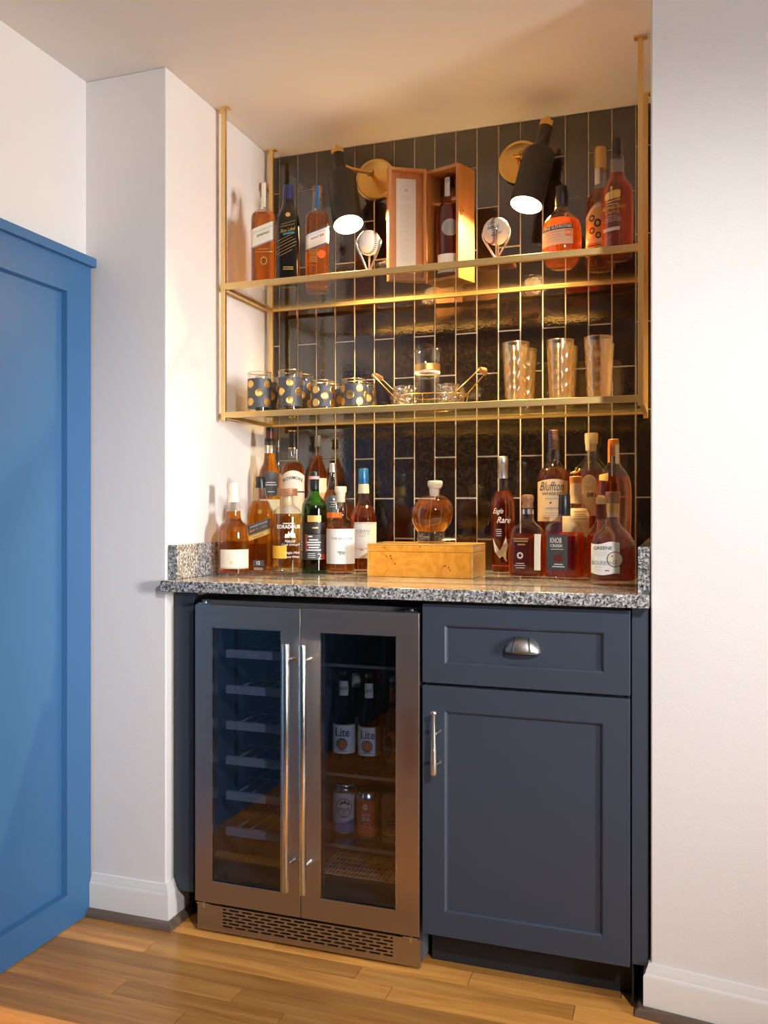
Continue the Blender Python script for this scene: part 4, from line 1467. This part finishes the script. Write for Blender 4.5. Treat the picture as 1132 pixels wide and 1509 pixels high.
# lid in its own frame: x along its width away from the hinge, inside face towards +y
D_ = .022
m.box(.003, 0, 0, LW, .004, BH, M).box(.003, .004, 0, .003 + t_, D_, BH, M).box(LW - t_, .004, 0, LW, D_, BH, M)
m.box(.003 + t_, .004, 0, LW - t_, D_, t_, M).box(.003 + t_, .004, BH - t_, LW - t_, D_, BH, M)
lid = m.build('lid', 'box_wood', pbx)
cert = MB().box(.030, .0042, .026, .088, .0048, .296, M).build('certificate', 'paper_white', lid)
cert['label'] = 'white printed certificate fixed inside lid'
cm = MB()
for j in range(30):
    z = .220 - j * .0054
    cm.box(.036, .0048, z, .036 + random.uniform(.040, .046), .0050, z + .0010, M)
for j in range(3):
    z = .236 + j * .005
    cm.box(.042, .0048, z, .076, .0050, z + .0012, M)
arc = [(.059 + .020 * math.cos(PI * k / 14), .0052, .252 + .026 * math.sin(PI * k / 14)) for k in range(15)]
cm.tube(arc, .0006, 4, M=M)
cm.build('fine_print', 'ink_pale', cert)
v, f = text_mesh('HS', 0, .02)
MB().add([(.059 - p[0] * .010, .0053, .263 + p[1] * .008) for p in v], f, M).build('lettering', 'ink_grey', cert)
for z in (.045, .285):
    MB().lathe([(.0022, z), (.0022, z + .022)], 10, M=Matrix.Translation((-.001, -.001, 0))).build('hinge', 'brass', pbx)
m = MB()
m.tube([(BW + .001, .012, .200), (BW + .004, .010, .196), (BW + .004, .010, .182), (BW + .001, .012, .178)], .0012, 8)
m.tube([(BW, .014, .189), (BW + .006, .014, .189)], .0030, 8)
m.build('latch', 'brass', pbx)
MB().tube([(LW + .001, .012, .205), (LW + .005, .014, .195), (LW + .005, .012, .172), (LW + .002, .012, .168)], .0016, 8, M=M).build('latch_hook', 'brass', lid)
# bottle standing in the case: its place follows the case
ctr = Vector((BW / 2, .040, 0))
ctr.rotate(Matrix.Rotation(ang, 3, 'Z'))
bw = Vector((hx_, hy_, 0)) + ctr
d_ = depth_at(bw.x, bw.y)
ub = PX + F * (_c * (bw.x - CX) + _s * (bw.y - CY)) / d_
zb_ = SU_ + t_ + .0005
vb_ = PY - F * (zb_ - CZ) / d_
b = Bottle('whisky_bottle', 'dark red whisky bottle with white labels inside the wooden presentation case', ub, bw.y, zb_,
           [(vb_, 19), (vb_ - 25, 19.4), (vb_ - 96, 19.4), (vb_ - 106, 18), (vb_ - 114, 12), (vb_ - 119, 8.2), (vb_ - 128, 7.4), (vb_ - 140, 7)], liq='whisky_red', fill=vb_ - 112)
b.cap([(vb_ - 134, 7.6), (vb_ - 149, 7.2), (vb_ - 150, 6.4)], 'cap_black', 'capsule')
b.label(-7.5, .5, vb_ - 149, vb_ - 121, 'paper_white', 'neck_label', .0012)
b.disc(-3.5, vb_ - 144, 2.3, 'ink_grey', 'emblem', .0018, None, 2.3, .6)
l = b.label(-17, 16.5, vb_ - 34, vb_ - 7, 'paper_white')
b.lines(-1, vb_ - 28, 22, 3, 3, 'ink_pale', l, .6)
b.disc(1, vb_ - 72, 12.5, 'label_grey', 'seal', .0008)

# round-shouldered bottle on the upper shelf
b = Bottle('whisky_bottle', 'squat round whisky bottle with peach label and black cap on the upper shelf', 827.6, -.262, SU_,
           [(395, 18), (388, 24), (378, 28), (360, 28.8), (340, 28.6), (328, 26), (320, 20), (313, 12.5), (308, 9.4), (300, 8.6)], liq='whisky_deep', fill=326)
b.cap([(312, 9.6), (309.5, 10.4), (307, 9.2)], 'cap_black', 'neck_ring')
b.cap([(303, 9.2), (288, 9.4), (287.6, 8.6), (276, 8.4), (275, 7.6)], 'cap_black')
b.label(-27, 16, lambda x: 338.6 - .045 * x, lambda x: 345 - .045 * x, 'label_black', 'upper_label')
b.text('THE GLENROTHES', -5, 341.8, 39, 4.2, 'ink_white', None, bold=.01, slant=.045)
l = b.label(-27, 16, lambda x: 345.2 - .045 * x, lambda x: 367 - .045 * x, 'paper_peach')
b.label(5, 15, 346, 356, 'label_orange', 'label_panel', .0009, l)
b.text('1991', 10, 351, 8, 4, 'ink_white', l, off=.0014)
b.lines(-11, 349, 22, 4, 4, 'ink_grey', l, .6, 4, slant=.045)

b = Bottle('whisky_bottle', 'whisky bottle with tall gold capsule and ornate gold label on the upper shelf', 885.0, -.200, SU_,
           [(399, 19.5), (392, 20.8), (310, 21), (296, 20), (288, 16), (281, 10.5), (275, 8.8), (255, 8.3), (240, 8)], liq='whisky_deep', fill=280)
b.cap([(250, 8.7), (241, 8.5), (240.8, 8.8), (219, 8.3), (217.4, 7.4)], 'cap_gold', 'capsule')
b.label(-8.4, -1, 250, 274, 'paper_cream', 'tax_strip', .0012)
l = b.label(-20.5, 6, lambda x: 302 + .045 * (x + 3) ** 2 - .3 * x, 380, 'paper_gold')
b.label(-20.2, 6, lambda x: 303 + .045 * (x + 3) ** 2 - .3 * x, lambda x: 309 + .045 * (x + 3) ** 2 - .3 * x, 'paper_cream', 'label_band', .0010, l)
b.text('YEARS', -3, 305.2, 14, 3.4, 'ink_black', l, slant=.2, arc=1.2, off=.0014)
for (x_, v_, r_) in ((-12, 326, 4), (-4, 334, 5), (-12, 344, 4), (-3, 352, 4)):
    b.disc(x_, v_, r_, 'label_black', 'scroll', .0010, l, r_ * 1.2, .55)
b.label(-20.3, 5, 356, 362, 'paper_cream', 'label_band', .0010, l)
b.lines(-8, 366, 20, 3, 3.6, 'ink_black', l, 1.2, 2)

b = Bottle('whisky_bottle', 'red-brown whisky bottle with gold crown print and black cap on the upper shelf', 909.5, -.300, SU_,
           [(380, 20.6), (374, 22.6), (290, 22.9), (278, 21.4), (270, 16.5), (263, 11.6), (256, 9.8), (248, 9.8), (240, 10.4), (234, 9.6), (230, 8)], liq='whisky_red', fill=256)
b.cap([(232, 7.8), (230, 7.2), (207, 6.8), (205, 6)], 'cap_black')
for pts in ([(-15, 304.5), (-5, 302.6), (4, 301.6), (4, 299), (-5, 300), (-15, 302)], [(-15.5, 301), (-17.2, 296), (-16.4, 291.5), (-13.5, 289), (-10.5, 288), (-10.5, 299.8)],
            [(-10, 299.6), (-9.8, 288), (-7.8, 287.2), (-6, 287.4), (-5.6, 299)], [(-5.2, 298.9), (-5.4, 287), (0, 286), (4, 287), (5.2, 290.5), (4.4, 295), (3.8, 298)],
            [(-8.6, 287), (-8.9, 284.5), (-6.9, 284.5), (-7.0, 287)], [(-10.2, 282.4), (-7.8, 280), (-5.6, 282), (-7.8, 284.6)]):
    b.poly(pts, 'gold_print', 'emblem')
b.lines(-6, 307, 18, 1, 3, 'gold_print', None, 1.2)
b.text('EDINBURGH', -4, 311.5, 31, 5.0, 'gold_print', None, slant=.06)
b.text('CASTLE', -7, 318.5, 19, 4.6, 'gold_print', None, slant=.06)
b.text('LOWLAND', -7, 324, 15, 2.6, 'ink_pale', None, slant=.06)
b.text('SINGLE GRAIN', -6, 327.6, 22, 2.6, 'ink_pale', None, slant=.06)
b.text('SCOTCH WHISKY', -6, 331.2, 24, 2.6, 'ink_pale', None, slant=.06)
b.label(-19, 4, lambda x: 340 - .06 * x, lambda x: 345 - .06 * x, 'ink_pale', 'strip_label')

# ------------------------------------------------------------------ lower shelf: tumblers with gold coins


def tumbler_proto(h):
    r = .0345
    t = bpy.data.objects.new('coin_tumbler', None); COL.objects.link(t)
    MB().lathe([(r * .96, 0), (r, .002), (r, h)], 40, True, False).build('glass', 'glass_clear', t, 40)
    MB().lathe([(r - .003, .0065), (r - .002, h - .0005)], 40, True, False).build('inner_wall', 'glass_clear', t, 40)
    MB().lathe([(r * .955, .0012), (r - .003, .006)], 40, True, True).build('glass_base', 'thick_glass', t, 40)
    MB().lathe([(r + .0003, h * .145), (r + .0003, h * .84)], 40, False, False).build('band', 'tumbler_band', t, 40)
    MB().tube([((r - .0005) * math.cos(2 * PI * k / 40), (r - .0005) * math.sin(2 * PI * k / 40), h) for k in range(40)], .0010, 6, True).build('rim', 'gold', t, 60)
    rows = ((.68, 0), (.33, .5)) if h < .085 else ((.70, 0), (.49, .5), (.28, 0))
    for (zz, ph) in rows:
        for k in range(4):
            a = 2 * PI * (k + ph) / 4 - PI / 2 - .55
            n = 18; cr = .0116
            v = []
            for rr, off in ((1, .0008), (.86, .0017), (.78, .0012), (.0, .0014)):
                for j in range(n):
                    e = 2 * PI * j / n
                    ang_ = a + rr * cr * math.cos(e) / r
                    v.append(((r + off) * math.cos(ang_), (r + off) * math.sin(ang_), zz * h + rr * cr * math.sin(e)))
            f = [(i * n + j, i * n + (j + 1) % n, (i + 1) * n + (j + 1) % n, (i + 1) * n + j) for i in range(3) for j in range(n)]
            MB().add(v, f).build('coin', 'coin_gold', t, 50)
    return t


tall, short = tumbler_proto(.121), tumbler_proto(.088)
first = {id(tall): True, id(short): True}


def put_tumbler(proto, u, Y, rz, label, group):
    if first[id(proto)]: o = proto; first[id(proto)] = False
    else: o = copy_tree(proto)
    p = on_y(u, PY, Y)
    o.location = (p.x, Y, SL_); o.rotation_euler = (0, 0, rz)
    o['label'] = label; o['category'] = 'tumbler'; o['group'] = group


TG, SG = 'tall coin tumblers on the lower shelf', 'short coin tumblers on the lower shelf'
lt, ls = 'tall dark-banded tumbler with gold coins', 'short dark-banded tumbler with gold coins'
put_tumbler(tall, 382.5, -.3675, .15, lt + ' at the wall end of the front row', TG)
put_tumbler(tall, 427.5, -.3665, .95, lt + ' in the front row next to a short one', TG)
put_tumbler(short, 475.7, -.355, .30, ls + ' in the front row next to a tall one', SG)
put_tumbler(short, 522.0, -.355, -.25, ls + ' in the front row nearest the wire caddy', SG)
put_tumbler(tall, 393.5, -.285, .6, lt + ' at the wall end of the back row', TG)
put_tumbler(tall, 445.5, -.270, .1, lt + ' in the back row next to a short one', TG)
put_tumbler(short, 488.5, -.265, .9, ls + ' in the back row next to a tall one', SG)
put_tumbler(short, 535.5, -.265, .5, ls + ' in the back row nearest the wire caddy', SG)

# ------------------------------------------------------------------ wire caddy, pitcher and cut glasses
cc = on_y(632, PY, -.285)
cd = thing('glass_caddy', 'gold wire carrying caddy with slanted wooden-grip handles holding cut glasses', 'caddy', (cc.x, -.285, SL_))
wr_ = .0015


def oval(a, b_, z, n=44): return [(a * math.cos(2 * PI * k / n), b_ * math.sin(2 * PI * k / n), z) for k in range(n)]


MB().tube(oval(.098, .062, .0022), wr_, 8, True).build('base_ring', 'gold', cd, 60)
MB().tube(oval(.112, .072, .041), wr_, 8, True).build('top_ring', 'gold', cd, 60)
m = MB()
for k in range(10):
    a = 2 * PI * (k + .5) / 10
    m.tube([(.098 * math.cos(a), .062 * math.sin(a), .0022), (.107 * math.cos(a), .069 * math.sin(a), .020), (.112 * math.cos(a), .072 * math.sin(a), .041)], .0011, 6)
for y in (-.035, 0, .035):
    m.tube([(-.085, y, .0024), (.085, y, .0024)], .0011, 6)
m.build('wire_ribs', 'gold', cd, 60)
for sg in (-1, 1):
    hxx, hz_ = sg * .150, .102
    wire = [(sg * .052, -.066, .004), (sg * .100, -.056, .052), (hxx, -.042, hz_), (hxx + sg * .006, 0, hz_ + .003), (hxx, .042, hz_), (sg * .100, .056, .052), (sg * .052, .066, .004)]
    hd = MB().tube(wire, .0019, 8).build('handle', 'gold', cd, 60)
    MB().tube([(hxx + sg * .001, -.036, hz_ + .001), (hxx + sg * .006, 0, hz_ + .003), (hxx + sg * .001, .036, hz_ + .001)], [.0070, .0092, .0070], 12).build('grip', 'smoked_handle', hd, 60)


def glassware(name, label, cat, loc, prof, wall, mat, group=None, spout=None, n=48, base=None):
    t = thing(name, label, cat, loc, 0, group)
    m = MB().lathe(prof, n, True, False)
    if spout: m.v = [spout(p) for p in m.v]
    m.build('glass', mat, t, 50)
    m = MB().lathe([(max(.002, r - wall), max(z, .006)) for r, z in prof if z > .004 or True], n, True, False)
    if spout: m.v = [spout(p) for p in m.v]
    m.build('inner_wall', 'glass_clear', t, 50)
    if base:
        MB().lathe([(prof[0][0] * .97, .0008), (prof[0][0] * .97, .0052)], n).build('glass_base', 'thick_glass', t, 40)
    return t


PH = .182


def wavy(p):
    x, y, z = p
    r = math.hypot(x, y)
    if z < PH - .022 or r < .01: return p
    t = (z - (PH - .022)) / .022
    a = math.atan2(y, x)
    k = 1 + t * t * .16 * max(0, math.cos(2 * a))  + .05 * t * t
    return (x * k, y * k, z - t * t * .016 * abs(math.cos(a)) ** 1.5)


pc = on_y(630, PY, -.285)
pit = glassware('mixing_pitcher', 'tall clear glass mixing pitcher with gold band standing in the wire caddy', 'pitcher', (pc.x, -.285, SL_ + .0040),
                [(.032, 0), (.0335, .003), (.0345, .05), (.0350, .10), (.0350, PH - .024), (.0355, PH - .018), (.0365, PH - .010), (.0375, PH - .004), (.0385, PH)], .002, 'glass_clear', spout=wavy, base=True)
MB().lathe([(.0354, .108), (.0354, .126)], 48, False, False).build('gold_band', 'coin_gold', pit, 40)
MB().lathe([(.0354, .100), (.0354, .106)], 48, False, False).build('frosted_band', 'ink_white', pit, 40)
RK = [(.024, 0), (.028, .003), (.0305, .020), (.0308, .042), (.0300, .064)]
spots = ((-.066, -.030), (-.066, .032), (.063, -.030), (.063, .032), (-.006, -.0)) [:4]
for i, (x, y) in enumerate(spots):
    side = 'wall end' if x < 0 else 'pint glass end'
    row = 'front' if y < 0 else 'back'
    glassware('cut_glass', 'small cut-glass tumbler in the wire caddy, %s, %s row' % (side, row), 'tumbler', (cc.x + x, -.285 + y, SL_ + .0040), RK, .0022, 'glass_cut', 'cut glasses in the caddy', base=True)

# ------------------------------------------------------------------ pint glasses


def pint_proto():
    n, hN, H_ = 96, 60, .178
    rb, rt_ = .0275, .0370
    t = bpy.data.objects.new('pint_glass', None); COL.objects.link(t)
    v, f = [], []
    for j in range(hN + 1):
        z = H_ * j / hN
        r0 = rb + (rt_ - rb) * (z / H_) ** .9
        for k in range(n):
            a = 2 * PI * k / n
            dent = 0
            for row in range(4):
                zc = H_ * (.13 + .215 * row)
                for c in range(9):
                    ac = 2 * PI * c / 9
                    da = (a - ac + PI) % (2 * PI) - PI
                    q = (da * r0 / .0085) ** 2 + ((z - zc) / .0155) ** 2
                    if q < 1.3: dent = max(dent, .0026 * max(0, 1 - q) ** .6 - (.0009 if .75 < q < 1.3 else 0))
            r = r0 - dent
            v.append((r * math.cos(a), r * math.sin(a), z))
    for j in range(hN):
        for k in range(n):
            a, b2 = j * n + k, j * n + (k + 1) % n
            f.append((a, b2, b2 + n, a + n))
    f.append(tuple(reversed(range(n))))
    MB().add(v, f).build('glass', 'glass_pint', t, 60)
    MB().lathe([(rb - .004, .010), (rb - .003, .014), (rt_ - .0035, H_)], 48, True, False).build('inner_wall', 'glass_pint', t, 40)
    MB().lathe([(rb * .97, .0008), (rb - .004, .0095)], 48).build('glass_base', 'thick_glass', t, 40)
    MB().tube([((rt_ - .001) * math.cos(2 * PI * k / 48), (rt_ - .001) * math.sin(2 * PI * k / 48), H_) for k in range(48)], .0014, 6, True).build('rim', 'glass_pint', t, 60)
    return t


pint = pint_proto()
PG = 'dimpled amber pint glasses on the lower shelf'
pints = [(760.5, -.265, 0, 'front row, next to the wire caddy'), (826, -.262, .3, 'front row, middle of three'), (882, -.275, .5, 'front row, next to the end post'),
         (772, -.150, .2, 'back row, next to the wire caddy'), (832, -.150, .6, 'back row, middle of three'), (885, -.160, .1, 'back row, next to the end post')]
for i, (u, Y, rz, wh) in enumerate(pints):
    o = pint if i == 0 else copy_tree(pint)
    p = on_y(u, PY, Y)
    o.location = (p.x, Y, SL_); o.rotation_euler = (0, 0, rz)
    o['label'] = 'tall dimpled amber pint glass, ' + wh; o['category'] = 'pint glass'; o['group'] = PG

# ------------------------------------------------------------------ things in the fridge
zsh = [on_y(528, vv, -.64).z + .0033 for vv in (982, 1144, 1250)]


def beer(label, u, Y, dark, rot=0.0):
    z0 = zsh[1]
    P = on_y(u, PY, Y); d = depth_at(P.x, Y)
    vb = PY + F * (CZ - z0) / d
    s_ = 1.0
    prof = [(vb, 17.0), (vb - 4, 17.4), (vb - 64, 17.4), (vb - 78, 15.5), (vb - 92, 10.5), (vb - 104, 8.4), (vb - 122, 6.6), (vb - 134, 6.0), (vb - 136, 6.0)]
    prof = [(v_, w_ * .96) for v_, w_ in prof]
    b = Bottle('beer_bottle', label, u, Y, z0, prof, glass='glass_brown', liq='whisky_dark', fill=vb - 118, rot=rot, cat='beer bottle')
    return b, vb


for i, (u, Y, wh) in enumerate(((507, -.560, 'beside the fridge divider'), (544, -.560, 'next to the orange-labelled bottle'))):
    b, vb = beer('brown beer bottle with white label and blue lettering, ' + wh, u, Y, False)
    b.cap([(vb - 133, 7.6), (vb - 138, 7.4), (vb - 139.5, 6.0)], 'gold', 'crown_cap')
    l = b.label(-16.4, 16.4, vb - 62, vb - 20, 'paper_white')
    b.label(-16.4, 16.4, vb - 62.6, vb - 61.2, 'gold_print', 'label_border', .0009, l)
    b.text('Lite', -2, vb - 51, 20, 12.5, 'ink_navy', l, bold=.012)
    b.disc(-3, vb - 34, 8, 'ink_black', 'seal_ring', .0009, l, 8.6, .80)
    b.disc(-3, vb - 34, 5.6, 'ink_navy', 'seal_border', .0011, l, 6.4)
    b.disc(-3, vb - 34, 4.6, 'label_orange', 'seal', .0013, l, 5.4)
    b.lines(-3, vb - 24, 18, 1, 3, 'ink_grey', l, 1.4)
    n_ = b.label(-8.8, 8.8, lambda x, vb=vb: vb - 124, lambda x, vb=vb: vb - 103, 'paper_cream', 'neck_label')
    b.text('Miller', 0, vb - 113.5, 13, 6, 'ink_black', n_, slant=.3, shear=.3)
    b.lines(1, vb - 107, 11, 1, 2, 'ink_pale', n_, .6)
b, vb = beer('green-brown beer bottle with large orange oval label and red neck band', 581, -.575, True)
b.cap([(vb - 133, 7.6), (vb - 138, 7.4), (vb - 139.5, 6.0)], 'silver_satin', 'crown_cap')
l = b.disc(-1, vb - 38, 15.8, 'label_orange', 'label', .0006, None, 25)
b.text('CLAUSTHALER', 0, vb - 36, 28, 5, 'ink_white', l, off=.0010)
b.disc(2, vb - 53, 5, 'paper_tan', 'emblem', .0009, l)
b.lines(0, vb - 24, 16, 2, 4, 'cap_gold', l, 2)
b.label(-8.6, 8.6, vb - 124, vb - 103, 'label_red', 'neck_label')
for i, (u, Y, wh) in enumerate(((525, -.47, 'behind the pair of white-labelled bottles'), (562, -.42, 'behind the orange-labelled bottle'))):
    b, vb = beer('brown beer bottle in shade, standing ' + wh, u, Y, True)
    b.cap([(vb - 133, 7.6), (vb - 138, 7.4), (vb - 139.5, 6.0)], 'gold', 'crown_cap')
    b.label(-8.2, 8.2, vb - 124, vb - 103, 'paper_cream' if i == 0 else 'label_red', 'neck_label')
    b.label(-16, 16, vb - 62, vb - 20, 'paper_white' if i == 0 else 'label_orange', 'label')


def can(label, u, Y, hw, h, mat):
    z0 = zsh[2]
    P = on_y(u, PY, Y); d = depth_at(P.x, Y)
    vb = PY + F * (CZ - z0) / d
    b = Bottle('drink_can', label, u, Y, z0, [(vb, hw * .80), (vb - 2, hw * .92), (vb - 5, hw), (vb - h + 10, hw), (vb - h + 6, hw * .97), (vb - h + 2, hw * .82), (vb - h, hw * .80)], glass=mat, cat='can', smooth=1)
    b.cap([(vb - h + 1, hw * .78), (vb - h - .8, hw * .82), (vb - h - 1.2, hw * .80), (vb - h - .3, hw * .74)], 'can_metal', 'lid')
    b.cap([(vb - .1, hw * .78), (vb - 3.0, hw * .985), (vb - 4, hw * .99)], 'can_metal', 'foot_ring')
    return b, vb


b, vb = can('white and blue drink can with round black emblem', 508, -.545, 17.5, 72, 'can_white')
b.label(-17.2, 17.2, lambda x: vb - 20 - .25 * x, vb - 4, 'can_blue', 'lower_label')
b.disc(-1, vb - 40, 11.4, 'ink_black', 'emblem_ring', .0010, None, 14, .93)
b.poly([(-8, vb - 44), (-4, vb - 50), (-2, vb - 48), (0, vb - 52), (3, vb - 47), (5, vb - 49), (7, vb - 44)], 'ink_black')
b.text('SOLACE', -1, vb - 38, 17, 5, 'ink_black', None, bold=.01)
b.lines(-1, vb - 33, 10, 3, 2.4, 'ink_grey', None, 1.0)
b.poly([(9, vb - 58), (13, vb - 66), (15.5, vb - 60)], 'ink_navy', 'label_panel')
b.label(-17.2, 17.2, vb - 71, vb - 61, 'can_metal', 'shoulder_band', .0004)
b, vb = can('orange-red drink can with silver shoulder', 541.5, -.560, 16, 67, 'can_orange')
b.label(-15.8, 15.8, vb - 67, vb - 56.5, 'can_metal', 'shoulder_band', .0006)
b.text('Juicy', -2, vb - 37, 14, 6, 'ink_white', None, shear=.1)
b.text('IPA', -2, vb - 30.5, 12, 6, 'ink_white', None)
b.disc(-3, vb - 48, 3, 'ink_white', 'emblem', .001, None, 4, .5)
b.lines(-1, vb - 24, 16, 2, 4, 'ink_pale', None, .7)
b, vb = can('amber drink can with blue lettering at the fridge side wall', 580, -.575, 17.5, 71, 'can_amber')
b.text('A', 0, vb - 46, 7, 10, 'ink_navy', None, bold=.02)
b.lines(0, vb - 36, 22, 2, 5, 'ink_navy', None, 2.4)
b.lines(0, vb - 24, 22, 3, 3.4, 'paper_cream', None, .8)
b.label(-17, 17, vb - 14, vb - 10, 'label_teal', 'label_band')
b.label(-17, 17, vb - 18, vb - 15, 'cap_gold', 'label_band')
